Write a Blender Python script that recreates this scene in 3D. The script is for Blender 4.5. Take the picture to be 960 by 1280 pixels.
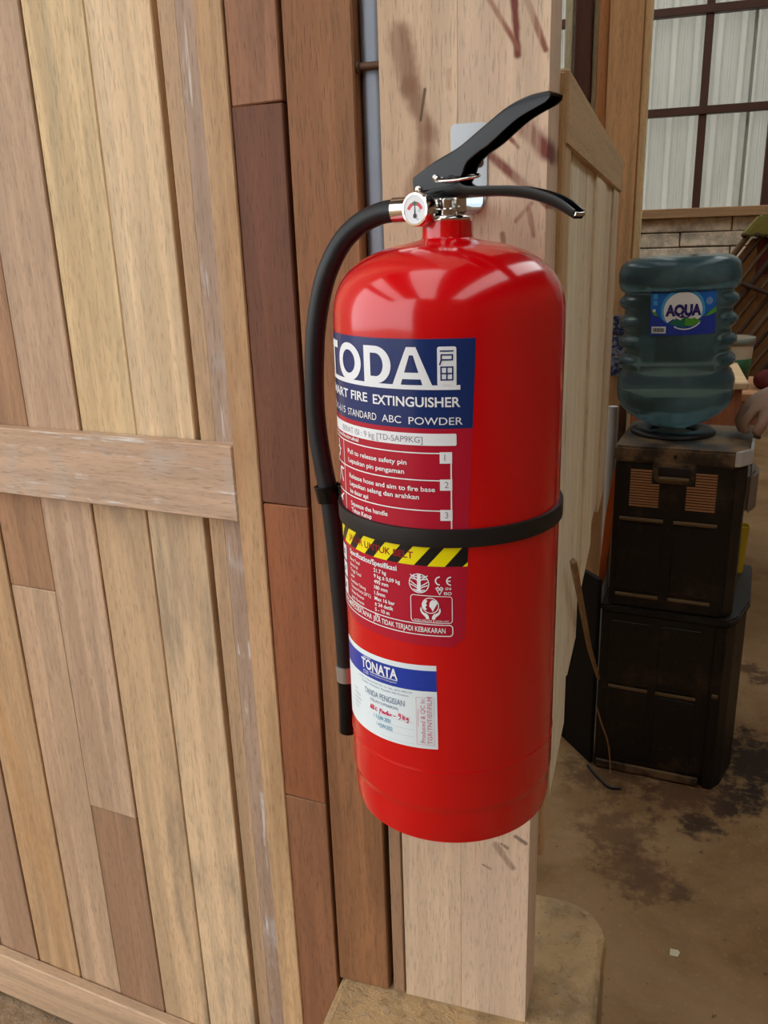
import bpy, bmesh, math, random
from mathutils import Vector, Matrix, Euler
random.seed(7)
for o in list(bpy.data.objects): bpy.data.objects.remove(o)
SC = bpy.context.scene; COL = SC.collection
R_ = math.radians; PI = math.pi

# ------------------------------------------------------------------ camera
F_PX, CAM_Z = 1056.0, 1.35
_up = Vector((-108, 3260, 1056)).normalized()          # world up in camera space (from vertical vanishing point)
_fh = (Vector((0, 0, -1)) - _up * _up.dot(Vector((0, 0, -1)))).normalized()
_rt = _fh.cross(_up)
_Y = _fh * math.cos(R_(18)) + _rt * math.sin(R_(18))   # post normal lies 18 deg right of the heading
_X = _Y.cross(_up)
ROT = Matrix((_X, _Y, _up))                            # camera -> world
CAM = Vector((0, 0, CAM_Z))
cd = bpy.data.cameras.new('camera'); cam = bpy.data.objects.new('camera', cd); COL.objects.link(cam)
cam.matrix_world = Matrix.Translation(CAM) @ ROT.to_4x4()
cd.sensor_fit = 'VERTICAL'; cd.sensor_height = 36.0; cd.lens = 36.0 * F_PX / 1280.0; cd.clip_start = 0.01
SC.camera = cam

def ray(x, y): return ROT @ Vector(((x - 480) / F_PX, -(y - 640) / F_PX, -1))
def atY(x, y, Y): r = ray(x, y); return CAM + r * (Y / r.y)
def atX(x, y, X): r = ray(x, y); return CAM + r * (X / r.x)
def atZ(x, y, Z): r = ray(x, y); return CAM + r * ((Z - CAM_Z) / r.z)

# ------------------------------------------------------------------ world / exposure
wd = bpy.data.worlds.new('overcast_sky'); SC.world = wd; wd.use_nodes = True
bg = wd.node_tree.nodes['Background']; bg.inputs[0].default_value = (0.95, 0.98, 1.0, 1); bg.inputs[1].default_value = 3.0
SC.view_settings.view_transform = 'Standard'; SC.view_settings.look = 'None'
SC.view_settings.gamma = 1.0; SC.view_settings.use_curve_mapping = False
SC.view_settings.exposure = 0.12

# ------------------------------------------------------------------ materials
def lin(c):
    def f(v):
        v /= 255.0
        return v / 12.92 if v <= 0.04045 else ((v + 0.055) / 1.055) ** 2.4
    return (f(c[0]), f(c[1]), f(c[2]), 1.0)
class NT:
    def __init__(s, name):
        s.m = bpy.data.materials.new(name); s.m.use_nodes = True; s.t = s.m.node_tree; s.n = s.t.nodes
        s.b = s.n['Principled BSDF']
    def new(s, kind, **kw):
        n = s.n.new(kind)
        for k, v in kw.items(): setattr(n, k, v)
        return n
    def put(s, sock, v):
        if isinstance(v, bpy.types.NodeSocket): s.t.links.new(v, sock)
        elif isinstance(v, bpy.types.Node): s.t.links.new(v.outputs[0], sock)
        else: sock.default_value = v
    def math(s, op, a, b=0.0, c=None, clamp=False):
        n = s.new('ShaderNodeMath', operation=op, use_clamp=clamp)
        s.put(n.inputs[0], a); s.put(n.inputs[1], b)
        if c is not None: s.put(n.inputs[2], c)
        return n.outputs[0]
    def vm(s, op, a, b=(0, 0, 0)):
        n = s.new('ShaderNodeVectorMath', operation=op); s.put(n.inputs[0], a); s.put(n.inputs[1], b)
        return n.outputs['Value'] if op in ('LENGTH', 'DISTANCE', 'DOT_PRODUCT') else n.outputs[0]
    def mix(s, f, a, b, blend='MIX'):
        n = s.new('ShaderNodeMix', data_type='RGBA', blend_type=blend)
        s.put(n.inputs[0], f); s.put(n.inputs[6], a); s.put(n.inputs[7], b); return n.outputs[2]
    def noise(s, v, scale, detail=3.0, rough=0.55, dist=0.0):
        n = s.new('ShaderNodeTexNoise'); s.put(n.inputs['Vector'], v)
        n.inputs['Scale'].default_value = scale; n.inputs['Detail'].default_value = detail
        n.inputs['Roughness'].default_value = rough; n.inputs['Distortion'].default_value = dist
        return n.outputs['Fac']
    def step(s, v, lo, hi, a=0.0, b=1.0):
        n = s.new('ShaderNodeMapRange', interpolation_type='SMOOTHSTEP'); s.put(n.inputs[0], v)
        n.inputs[1].default_value = lo; n.inputs[2].default_value = hi
        n.inputs[3].default_value = a; n.inputs[4].default_value = b; return n.outputs[0]
    def coord(s, scale=(1, 1, 1), rnd=True):
        tc = s.new('ShaderNodeTexCoord'); v = tc.outputs['Object']
        s.obj = v
        v = s.vm('MULTIPLY', v, scale)
        if rnd:
            oi = s.new('ShaderNodeObjectInfo')
            k = s.math('MULTIPLY', oi.outputs['Random'], 97.0)
            cx = s.new('ShaderNodeCombineXYZ'); s.put(cx.inputs[0], k); s.put(cx.inputs[1], k); s.put(cx.inputs[2], k)
            v = s.vm('ADD', v, cx.outputs[0])
        return v
    def bump(s, h, strength=0.3, dist=0.002):
        n = s.new('ShaderNodeBump'); s.put(n.inputs['Height'], h)
        n.inputs['Strength'].default_value = strength; n.inputs['Distance'].default_value = dist
        s.put(s.b.inputs['Normal'], n.outputs[0])
    def fin(s, col, rough=0.5, metal=0.0, spec=0.5):
        s.put(s.b.inputs['Base Color'], col); s.put(s.b.inputs['Roughness'], rough)
        s.b.inputs['Metallic'].default_value = metal; s.b.inputs['Specular IOR Level'].default_value = spec
        return s.m
def plain(name, c, rough=0.5, metal=0.0, spec=0.5, var=0.12, scale=30, bump=0.0, coat=0.0):
    t = NT(name); v = t.coord()
    n = t.noise(v, scale, 4)
    base = lin(c); d = tuple(x * (1 - var) for x in base[:3]) + (1,); l = tuple(min(1, x * (1 + var)) for x in base[:3]) + (1,)
    col = t.mix(n, d, l)
    if bump: t.bump(n, bump, 0.003)
    t.fin(col, rough, metal, spec)
    if coat: t.b.inputs['Coat Weight'].default_value = coat; t.b.inputs['Coat Roughness'].default_value = 0.03
    return t.m
def scl(c, k): return tuple(min(255, max(0, v * k)) for v in c)
def wood(name, c, axis='Z', contrast=1.0, stain=None, stain_lo=0.52, rough=0.62, pores=0.35, speck=0.0, marks=(), gray=None):
    """plank: long grain along axis, broad tone patches, short dark pores, optional stains and painted marks"""
    t = NT(name)
    def lin(cc):
        q = globals()['lin'](cc)[:3]; g_ = 0.3 * q[0] + 0.6 * q[1] + 0.1 * q[2]
        return tuple(min(0.92, (v * 0.82 + g_ * 0.18) * k_) for v, k_ in zip(q, (1.22, 1.24, 1.22))) + (1.0,)
    st = {'Z': (1, 1, 0.045), 'X': (0.045, 1, 1), 'Y': (1, 0.045, 1)}[axis]
    v = t.coord(st)
    g = t.noise(v, 42, 6, 0.6, 0.8)
    g2 = t.noise(v, 11, 3, 0.5, 0.5)
    dk = lin(scl(c, 1 - 0.11 * contrast)); lt = lin(scl(c, 1 + 0.06 * contrast))
    col = t.mix(t.step(g, 0.33, 0.68), dk, lt)
    col = t.mix(t.math('MULTIPLY', t.step(g2, 0.42, 0.72), 0.5), col, lin((c[0] * 0.92, c[1] * 0.87, c[2] * 0.80)))
    if stain:
        st2 = tuple(0.16 if k < 1 else k for k in st)
        tc = t.vm('ADD', t.vm('MULTIPLY', t.obj, st2), t.vm('MULTIPLY', v, (0.0, 0.0, 0.0)))
        oi = t.new('ShaderNodeObjectInfo'); cx = t.new('ShaderNodeCombineXYZ')
        k = t.math('MULTIPLY', oi.outputs['Random'], 53.0); t.put(cx.inputs[0], k); t.put(cx.inputs[2], k)
        s = t.noise(t.vm('ADD', tc, cx.outputs[0]), 17, 5, 0.62, 0.4)
        col = t.mix(t.math('MULTIPLY', t.step(s, stain_lo, stain_lo + 0.18), 0.72), col, lin(stain))
    if gray:
        s = t.noise(t.vm('MULTIPLY', t.obj, (1, 1, 1)), 14, 5, 0.6)
        col = t.mix(t.math('MULTIPLY', t.step(s, 0.5, 0.68), 0.6), col, lin(gray))
    fv = t.vm('ADD', t.vm('MULTIPLY', t.obj, tuple(0.085 if k < 1 else k for k in st)), t.vm('MULTIPLY', v, (0.0, 0.0, 0.0)))
    p = t.noise(fv, 620, 2, 0.5)
    pm = t.step(p, 0.56, 0.66)
    fg = t.noise(fv, 190, 4, 0.6)
    col = t.mix(t.math('MULTIPLY', t.step(fg, 0.45, 0.7), 0.32 * contrast), col, lin(scl(c, 0.80)))
    col = t.mix(t.math('MULTIPLY', pm, pores), col, lin(scl(c, 0.62)))
    if speck:
        s = t.noise(v, 170, 3, 0.6); s2 = t.noise(t.obj, 20, 3)
        m = t.math('MULTIPLY', t.step(s, 0.55, 0.66), t.step(s2, 0.47, 0.62))
        col = t.mix(t.math('MULTIPLY', m, speck), col, lin((212, 208, 205)))
    for (a, b, w, mc, strength, ragged) in marks:        # strokes of paint / mineral stain, in object space
        ab = Vector(b) - Vector(a); L2 = ab.length_squared
        nz = t.noise(t.obj, 45, 3); nzv = t.math('MULTIPLY', t.math('SUBTRACT', nz, 0.5), ragged)
        pa = t.vm('SUBTRACT', t.obj, tuple(a))
        h = t.math('DIVIDE', t.vm('DOT_PRODUCT', pa, tuple(ab)), L2, clamp=True)
        sc = t.new('ShaderNodeVectorMath', operation='SCALE'); sc.inputs[0].default_value = tuple(ab); t.put(sc.inputs['Scale'], h)
        d = t.vm('LENGTH', t.vm('MULTIPLY', t.vm('SUBTRACT', pa, sc.outputs[0]), (1, 0, 1)))
        d = t.math('ADD', d, nzv)
        m = t.step(d, w * 0.25, w, 1.0, 0.0)
        fib = t.step(g, 0.30, 0.56, 0.35, 1.0) if strength < 2 else 1.0
        m = t.math('MULTIPLY', t.math('MULTIPLY', m, fib), min(strength, 1.0))
        col = t.mix(m, col, lin(mc))
    hgt = t.math('SUBTRACT', t.math('MULTIPLY', g, 0.6), t.math('MULTIPLY', pm, 0.6))
    t.bump(hgt, 0.35, 0.0012)
    return t.fin(col, rough, 0, 0.3)

M = {}
M['red'] = plain('red_enamel', (206, 2, 12), 0.16, 0, 0.5, 0.02, 8, coat=0.3)
M['black_plastic'] = plain('black_plastic', (7, 8, 11), 0.24, 0, 0.3, 0.1)
M['black_rubber'] = plain('black_rubber', (22, 23, 26), 0.45, 0, 0.4, 0.15, 60)
M['belt'] = plain('belt_rubber', (26, 24, 25), 0.5, 0, 0.4, 0.15, 60)
M['chrome'] = plain('chrome', (225, 222, 218), 0.12, 1.0, 0.5, 0.03)
M['brass'] = plain('dull_brass', (190, 165, 130), 0.25, 1.0, 0.5, 0.08)
M['zinc'] = plain('zinc_plate', (205, 215, 222), 0.35, 1.0, 0.5, 0.08, 40)
M['steel_gray'] = plain('galvanised_pipe', (142, 150, 162), 0.45, 0.6, 0.5, 0.12, 25)
M['rust'] = plain('rusty_bolt', (105, 78, 62), 0.6, 0.7, 0.5, 0.3, 120, 0.3)
M['screw'] = plain('screw_steel', (120, 122, 124), 0.35, 1.0)
M['ferrule'] = plain('aluminium_sleeve', (190, 195, 200), 0.3, 0.9)
M['dial'] = plain('dial_face', (225, 232, 235), 0.4, 0, 0.4, 0.02)
def ink(n, c, rough=0.3, spec=0.4): M[n] = plain(n, c, rough, 0, spec, 0.03, 20)
ink('label_navy', (24, 48, 105), 0.22); ink('label_crimson', (178, 24, 50), 0.25); ink('ink_white', (236, 240, 245))
ink('ink_gray', (135, 130, 140)); ink('ink_black', (20, 22, 26)); ink('ink_yellow', (240, 226, 10)); ink('ink_red_dark', (150, 22, 30))
ink('paper_white', (226, 238, 242), 0.45); ink('ink_blue', (32, 60, 165)); ink('ink_cyan', (70, 150, 185)); ink('ink_pen', (215, 40, 95))
ink('ink_stamp', (205, 115, 140)); ink('ink_gray_blue', (110, 130, 160)); ink('label_sky', (20, 105, 205), 0.4); ink('label_sky_lt', (70, 165, 225), 0.4)
ink('ink_navy', (36, 34, 110)); ink('ink_green', (80, 160, 50)); ink('ink_green_dark', (30, 110, 90)); ink('gauge_red', (200, 40, 60)); ink('gauge_green', (60, 110, 70))
ink('ink_hole', (150, 30, 40)); ink('paper_line', (190, 208, 214), 0.5)

# ------------------------------------------------------------------ object helpers
def link(name, me, m=None, parent=None, smooth=False):
    if m is not None: me.materials.append(M[m] if isinstance(m, str) else m)
    if smooth:
        for p in me.polygons: p.use_smooth = True
    o = bpy.data.objects.new(name, me); COL.objects.link(o)
    if parent: o.parent = parent
    return o
def fromdata(name, vs, fs, m=None, parent=None, smooth=False, fix=True):
    me = bpy.data.meshes.new(name); me.from_pydata([tuple(v) for v in vs], [], fs)
    if fix:
        bm = bmesh.new(); bm.from_mesh(me); bmesh.ops.recalc_face_normals(bm, faces=bm.faces); bm.to_mesh(me); bm.free()
    return link(name, me, m, parent, smooth)
def empty(name, loc=(0, 0, 0), rz=0.0):
    o = bpy.data.objects.new(name, None); COL.objects.link(o); o.location = loc; o.rotation_euler = (0, 0, rz)
    o.empty_display_size = 0.05; return o
def tag(o, label=None, cat=None, group=None, kind=None):
    for k, v in (('label', label), ('category', cat), ('group', group), ('kind', kind)):
        if v: o[k] = v
    return o
def box(name, x0, x1, y0, y1, z0, z1, m, parent=None, bev=0.0, jit=0.0, seg=1):
    bm = bmesh.new(); bmesh.ops.create_cube(bm, size=1.0)
    for v in bm.verts:
        v.co = Vector((x0 + (x1 - x0) * (v.co.x + .5), y0 + (y1 - y0) * (v.co.y + .5), z0 + (z1 - z0) * (v.co.z + .5)))
        if jit: v.co += Vector((random.uniform(-jit, jit), random.uniform(-jit, jit), random.uniform(-jit, jit)))
    if bev: bmesh.ops.bevel(bm, geom=bm.edges[:], offset=bev, segments=seg, affect='EDGES', profile=0.6)
    me = bpy.data.meshes.new(name); bm.to_mesh(me); bm.free()
    return link(name, me, m, parent)
def lathe(name, prof, m, parent=None, seg=48, loc=(0, 0, 0), mat=None, smooth=True, sharp=None):
    vs, fs = [], []
    n = len(prof)
    for i in range(seg):
        a = 2 * PI * i / seg
        for r, z in prof: vs.append((r * math.sin(a), -r * math.cos(a), z))
    for i in range(seg):
        j = (i + 1) % seg
        for k in range(n - 1): fs.append((i * n + k, j * n + k, j * n + k + 1, i * n + k + 1))
    vs = [Vector(v) for v in vs]
    if mat is not None: vs = [mat @ v for v in vs]
    vs = [v + Vector(loc) for v in vs]
    me = bpy.data.meshes.new(name); me.from_pydata([tuple(v) for v in vs], [], fs)
    bm = bmesh.new(); bm.from_mesh(me); bmesh.ops.remove_doubles(bm, verts=bm.verts, dist=1e-6)
    bmesh.ops.recalc_face_normals(bm, faces=bm.faces); bm.to_mesh(me); bm.free()
    o = link(name, me, m, parent, smooth)
    if smooth and sharp: o.data.set_sharp_from_angle(angle=R_(sharp))
    return o
def spline(pts, n=8):
    P = [Vector(p) for p in pts]; P = [P[0] * 2 - P[1]] + P + [P[-1] * 2 - P[-2]]; out = []
    for i in range(1, len(P) - 2):
        for k in range(n):
            t = k / n; a, b, c, d = P[i - 1], P[i], P[i + 1], P[i + 2]
            out.append(0.5 * ((2 * b) + (c - a) * t + (2 * a - 5 * b + 4 * c - d) * t * t + (3 * b - a - 3 * c + d) * t ** 3))
    out.append(P[-2]); return out
def tube(name, pts, r, m, parent=None, seg=14, caps=True, smooth=True):
    P = [Vector(p) for p in pts]; vs, fs = [], []
    rr = r if callable(r) else (lambda t: r)
    up = Vector((0, 0, 1)) if abs((P[1] - P[0]).normalized().z) < 0.9 else Vector((1, 0, 0)); prev = None
    for i, p in enumerate(P):
        t = (P[min(i + 1, len(P) - 1)] - P[max(i - 1, 0)]).normalized()
        a = t.cross(up).normalized() if prev is None else (prev - t * prev.dot(t)).normalized()
        prev = a; b = t.cross(a); R = rr(i / (len(P) - 1))
        for k in range(seg):
            an = 2 * PI * k / seg; vs.append(p + (a * math.cos(an) + b * math.sin(an)) * R)
    for i in range(len(P) - 1):
        for k in range(seg):
            l = (k + 1) % seg; fs.append((i * seg + k, i * seg + l, (i + 1) * seg + l, (i + 1) * seg + k))
    if caps: fs += [tuple(range(seg))[::-1], tuple(range((len(P) - 1) * seg, len(P) * seg))]
    o = fromdata(name, vs, fs, m, parent, smooth)
    if smooth and caps: o.data.set_sharp_from_angle(angle=R_(50))
    return o
def prism(name, poly, d0, d1, m, parent=None, axis='Y', bev=0.0, smooth=False):
    """extrude polygon (a,b) along axis between d0 and d1"""
    def mk(a, b, d): return {'Y': (a, d, b), 'Z': (a, b, d), 'X': (d, a, b)}[axis]
    n = len(poly)
    vs = [mk(a, b, d0) for a, b in poly] + [mk(a, b, d1) for a, b in poly]
    fs = [tuple(range(n)), tuple(range(2 * n - 1, n - 1, -1))] + [(i, (i + 1) % n, n + (i + 1) % n, n + i) for i in range(n)]
    me = bpy.data.meshes.new(name); me.from_pydata(vs, [], fs)
    bm = bmesh.new(); bm.from_mesh(me); bmesh.ops.recalc_face_normals(bm, faces=bm.faces)
    if bev:
        es = [e for e in bm.edges if len(e.link_faces) == 2 and e.calc_face_angle(0) > R_(35)]
        bmesh.ops.bevel(bm, geom=es, offset=bev, segments=2, affect='EDGES', clamp_overlap=True)
    bmesh.ops.triangulate(bm, faces=[f for f in bm.faces if len(f.verts) > 4])
    bm.to_mesh(me); bm.free()
    o = link(name, me, m, parent, smooth)
    if smooth: o.data.set_sharp_from_angle(angle=R_(40))
    return o

# ------------------------------------------------------------------ flat print (lettering) wrapped on a cylinder
_txt = {}
def text_data(s, bold=0.0):
    key = (s, bold)
    if key in _txt: return _txt[key]
    cu = bpy.data.curves.new('lettering', 'FONT'); cu.body = s; cu.size = 1.0; cu.offset = bold; cu.resolution_u = 5; cu.fill_mode = 'FRONT'
    o = bpy.data.objects.new('lettering', cu); COL.objects.link(o); bpy.context.view_layer.update()
    me = bpy.data.meshes.new_from_object(o.evaluated_get(bpy.context.evaluated_depsgraph_get()))
    vs = [(v.co.x, v.co.y) for v in me.vertices]; fs = [tuple(p.vertices) for p in me.polygons]
    bpy.data.objects.remove(o); bpy.data.curves.remove(cu); bpy.data.meshes.remove(me)
    _txt[key] = (vs, fs); return vs, fs
CAP = None
class Print:
    """2-D artwork in millimetres, one bmesh per ink"""
    def __init__(s): s.ink = {}
    def bm(s, m): return s.ink.setdefault(m, [])
    def poly(s, m, pts): s.bm(m).append(([tuple(p) for p in pts], [tuple(range(len(pts)))]))
    def rect(s, m, x0, y0, x1, y1): s.poly(m, [(x0, y0), (x1, y0), (x1, y1), (x0, y1)])
    def rrpts(s, x0, y0, x1, y1, r, n=5):
        out = []
        for cx, cy, a0 in ((x1 - r, y1 - r, 0), (x0 + r, y1 - r, 90), (x0 + r, y0 + r, 180), (x1 - r, y0 + r, 270)):
            for k in range(n + 1): a = R_(a0 + 90 * k / n); out.append((cx + r * math.cos(a), cy + r * math.sin(a)))
        return out
    def rrect(s, m, x0, y0, x1, y1, r): s.poly(m, s.rrpts(x0, y0, x1, y1, r))
    def outline(s, m, pts, pts2):
        n = len(pts); s.bm(m).append((list(pts) + list(pts2), [(i, (i + 1) % n, n + (i + 1) % n, n + i) for i in range(n)]))
    def rring(s, m, x0, y0, x1, y1, r, w): s.outline(m, s.rrpts(x0, y0, x1, y1, r), s.rrpts(x0 + w, y0 + w, x1 - w, y1 - w, max(r - w, 0.05)))
    def circ(s, cx, cy, r, n=36, a0=0, a1=360): return [(cx + r * math.cos(R_(a0 + (a1 - a0) * k / n)), cy + r * math.sin(R_(a0 + (a1 - a0) * k / n))) for k in range(n)]
    def disc(s, m, cx, cy, r, n=36): s.poly(m, s.circ(cx, cy, r, n))
    def ring(s, m, cx, cy, r, w, n=36): s.outline(m, s.circ(cx, cy, r, n), s.circ(cx, cy, r - w, n))
    def arc(s, m, cx, cy, r, w, a0, a1, n=16):
        o = [(cx + r * math.cos(R_(a0 + (a1 - a0) * k / n)), cy + r * math.sin(R_(a0 + (a1 - a0) * k / n))) for k in range(n + 1)]
        i = [(cx + (r - w) * math.cos(R_(a0 + (a1 - a0) * k / n)), cy + (r - w) * math.sin(R_(a0 + (a1 - a0) * k / n))) for k in range(n + 1)]
        s.bm(m).append((o + i, [(k, k + 1, n + 2 + k, n + 1 + k) for k in range(n)]))
    def line(s, m, pts, w):
        for a, b in zip(pts, pts[1:]):
            a, b = Vector(a), Vector(b); d = b - a
            if d.length < 1e-6: continue
            d.normalize(); n = Vector((-d.y, d.x)) * w / 2; e = d * w * 0.35
            s.poly(m, [a - n - e, b - n + e, b + n + e, a + n - e])
    def text(s, m, txt, x, y, h, x1=None, bold=0.0, rot=0.0, slant=0.0, align='L'):
        """cap height h at baseline (x,y); stretched to end at x1 when given"""
        vs, fs = text_data(txt, bold)
        if not vs: return
        capv, _ = text_data('H', 0.0); cap = max(v[1] for v in capv)
        k = h / cap; xa = min(v[0] for v in vs); xb = max(v[0] for v in vs)
        kx = k if x1 is None else (x1 - x) / (xb - xa)
        out = []
        for vx, vy in vs:
            px = (vx - xa) * kx; py = vy * k; px += py * slant
            if align == 'R': px -= (xb - xa) * kx
            if align == 'C': px -= (xb - xa) * kx / 2
            c, sn = math.cos(R_(rot)), math.sin(R_(rot)); out.append((x + px * c - py * sn, y + px * sn + py * c))
        s.bm(m).append((out, fs))
    def build(s, names, fmap, parent, step=3.0, order=None):
        """fmap(u,v,layer) -> 3-D point"""
        made = []
        for li, m in enumerate(order or list(s.ink)):
            if m not in s.ink: continue
            bm = bmesh.new()
            for vs, fs in s.ink[m]:
                bv = [bm.verts.new((x, y, 0)) for x, y in vs]
                for f in fs:
                    try: bm.faces.new([bv[i] for i in f])
                    except ValueError: pass
            bmesh.ops.triangulate(bm, faces=bm.faces[:])
            xs = [v.co.x for v in bm.verts]; x = math.ceil(min(xs) / step) * step
            while x < max(xs):
                bmesh.ops.bisect_plane(bm, geom=bm.verts[:] + bm.edges[:] + bm.faces[:], plane_co=(x, 0, 0), plane_no=(1, 0, 0), dist=1e-4)
                x += step
            for v in bm.verts: v.co = Vector(fmap(v.co.x, v.co.y, li))
            me = bpy.data.meshes.new(names.get(m, 'print')); bm.to_mesh(me); bm.free()
            made.append(link(names.get(m, 'print'), me, m.split('@')[0], parent))
        return made

# ================================================================== SETTING
def floor_mat():
    t = NT('earth_floor'); v = t.coord(rnd=False)
    a = t.noise(v, 2.2, 6, 0.6, 0.4); b = t.noise(v, 14, 6, 0.65); c = t.noise(v, 90, 4, 0.6)
    col = t.mix(t.step(a, 0.35, 0.66), lin((118, 86, 52)), lin((152, 122, 86)))
    col = t.mix(t.math('MULTIPLY', t.step(b, 0.42, 0.7), 0.55), col, lin((140, 108, 68)))
    col = t.mix(t.math('MULTIPLY', t.step(c, 0.55, 0.75), 0.3), col, lin((176, 154, 124)))
    spk = t.noise(v, 38, 4, 0.7)
    col = t.mix(t.math('MULTIPLY', t.step(spk, 0.645, 0.69), 0.6), col, lin((58, 38, 26)))
    # spilt, damp and oily patches on the ground
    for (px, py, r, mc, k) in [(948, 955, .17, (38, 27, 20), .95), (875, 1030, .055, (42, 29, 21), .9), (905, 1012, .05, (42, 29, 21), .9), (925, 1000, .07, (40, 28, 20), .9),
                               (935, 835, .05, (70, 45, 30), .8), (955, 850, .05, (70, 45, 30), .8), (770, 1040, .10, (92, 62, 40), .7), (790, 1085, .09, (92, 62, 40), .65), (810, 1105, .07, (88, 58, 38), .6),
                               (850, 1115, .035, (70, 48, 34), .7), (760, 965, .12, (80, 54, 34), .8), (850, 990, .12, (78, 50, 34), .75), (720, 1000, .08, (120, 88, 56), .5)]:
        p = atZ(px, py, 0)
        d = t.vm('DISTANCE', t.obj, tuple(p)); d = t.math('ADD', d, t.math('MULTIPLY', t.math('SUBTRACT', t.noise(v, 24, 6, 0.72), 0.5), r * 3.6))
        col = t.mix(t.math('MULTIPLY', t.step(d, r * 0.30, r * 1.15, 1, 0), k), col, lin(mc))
    t.bump(t.math('ADD', t.math('MULTIPLY', b, 0.7), t.math('MULTIPLY', c, 0.3)), 0.5, 0.006)
    return t.fin(col, 0.75, 0, 0.25)
M['floor'] = floor_mat()
def concrete(name, c, dust=(176, 160, 140)):
    t = NT(name); v = t.coord(rnd=False)
    a = t.noise(v, 9, 6, 0.65, 0.3); b = t.noise(v, 70, 5, 0.65); p = t.noise(v, 160, 3, 0.6)
    col = t.mix(t.step(a, 0.35, 0.65), lin(scl(c, 0.8)), lin(scl(c, 1.08)))
    col = t.mix(t.math('MULTIPLY', t.step(b, 0.5, 0.7), 0.5), col, lin(dust))
    col = t.mix(t.math('MULTIPLY', t.step(p, 0.62, 0.7), 0.5), col, lin(scl(c, 0.5)))
    q = t.noise(v, 30, 6, 0.7, 0.6)
    col = t.mix(t.math('MULTIPLY', t.step(q, 0.54, 0.66), 0.45), col, lin(scl(c, 0.70)))
    t.bump(t.math('ADD', a, t.math('ADD', q, t.math('MULTIPLY', b, 0.6))), 0.9, 0.007)
    return t.fin(col, 0.85, 0, 0.2)
M['plinth'] = concrete('plinth_concrete', (176, 146, 106))
M['sill'] = concrete('sill_concrete', (150, 124, 96))
M['mortar'] = concrete('mortar', (120, 104, 86))
M['block'] = concrete('pale_block', (226, 212, 190), (236, 226, 210))
M['dark_timber'] = wood('dark_timber', (96, 66, 44), 'Z')
M['roof'] = plain('roof_sheet_underside', (96, 88, 80), 0.6, 0, 0.4, 0.2, 3)

def grid(name, x0, x1, y0, y1, z, m, n=1):
    return fromdata(name, [(x0, y0, z), (x1, y0, z), (x1, y1, z), (x0, y1, z)], [(0, 1, 2, 3)], m)
fl = box('floor', -14, 14, -14, 14, -0.2, 0.0, 'floor'); tag(fl, 'brown earthen floor with dark spilt stains', None, kind='structure')
BY = 6.5
# back wall: pale blocks below, translucent corrugated sheets on a steel grid above
wb = box('wall_back', -4.2, 4.2, BY + 0.012, BY + 0.12, 0, atY(850, 270, BY).z, 'mortar'); tag(wb, 'pale block wall below the corrugated sheets', kind='structure')
zt = atY(850, 272, BY).z; ch = 0.099; bl = 0.62
for k in range(9):
    z1 = zt - 0.004 - k * ch; z0 = z1 - ch + 0.009
    x = -1.3 + (k % 2) * 0.29 - 0.11
    while x < 2.6:
        box('block', x, x + bl - 0.012, BY - 0.004 - random.uniform(0, .006), BY + 0.03, z0, z1, 'block', wb, 0.006, 0.003); x += bl
M['beam'] = wood('sill_beam_timber', (165, 122, 74), 'X')
bz = atY(850, 267, BY).z
tb = box('trim_1', -4.2, 4.2, BY - 0.09, BY + 0.06, bz - 0.03, bz + 0.032, 'beam', None, 0.004); tag(tb, 'brown timber beam on top of the pale block wall', kind='structure')
def sheet_mat():
    t = NT('translucent_sheet'); v = t.coord((1, 1, 0.2)); n = t.noise(v, 9, 4)
    col = t.mix(n, lin((150, 150, 140)), lin((186, 186, 176)))
    t.fin(col, 0.25, 0, 0.5)
    tr = t.new('ShaderNodeBsdfTranslucent'); t.put(tr.inputs[0], col)
    mx = t.new('ShaderNodeMixShader'); mx.inputs[0].default_value = 0.35
    t.t.links.new(t.b.outputs[0], mx.inputs[1]); t.t.links.new(tr.outputs[0], mx.inputs[2])
    t.t.links.new(mx.outputs[0], t.n['Material Output'].inputs[0]); return t.m
M['sheet'] = sheet_mat()
prof = []                       # one trapezoid rib, pitch 0.142
for xx, dd in ((0, 0), (.012, .034), (.040, .034), (.052, 0), (.085, 0), (.091, .006), (.099, .006), (.105, 0)): prof.append((xx, dd))
ws = empty('wall_sheeting', (0, BY + 0.07, bz)); tag(ws, 'translucent corrugated plastic sheets above the block wall', kind='structure')
for s in range(9):
    x0 = -4.2 + s * 0.935; pts = []
    for r in range(7):
        for xx, dd in prof: pts.append((x0 + r * 0.142 + xx, dd + (s % 2) * 0.003))
    n = len(pts); vs = [(x, d, z) for z in (0.02, 2.6) for x, d in pts]
    fromdata('corrugated_sheet', vs, [(i, i + 1, n + i + 1, n + i) for i in range(n - 1)], 'sheet', ws, fix=False)
M['purlin'] = plain('brown_steel', (78, 48, 36), 0.5, 0.2, 0.4, 0.2, 12)
wf = empty('window_1', (0, BY, bz)); tag(wf, 'brown steel grid in front of the corrugated sheets', kind='structure')
for px, py in ((850, 140), (900, 10)):
    z = atY(px, py, BY).z - bz; box('rail', -4.2, 4.2, -0.03, 0.04, z - 0.025, z + 0.025, 'purlin', wf, 0.003)
z = atY(850, 140, BY).z - bz + 1.19; box('rail', -4.2, 4.2, -0.03, 0.04, z - 0.025, z + 0.025, 'purlin', wf, 0.003)
vx = atY(888, 20, BY).x
for k in range(-8, 9): box('mullion', vx + k * 0.434 - 0.025, vx + k * 0.434 + 0.025, -0.01, 0.055, 0.03, 2.55, 'purlin', wf, 0.003)
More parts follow.
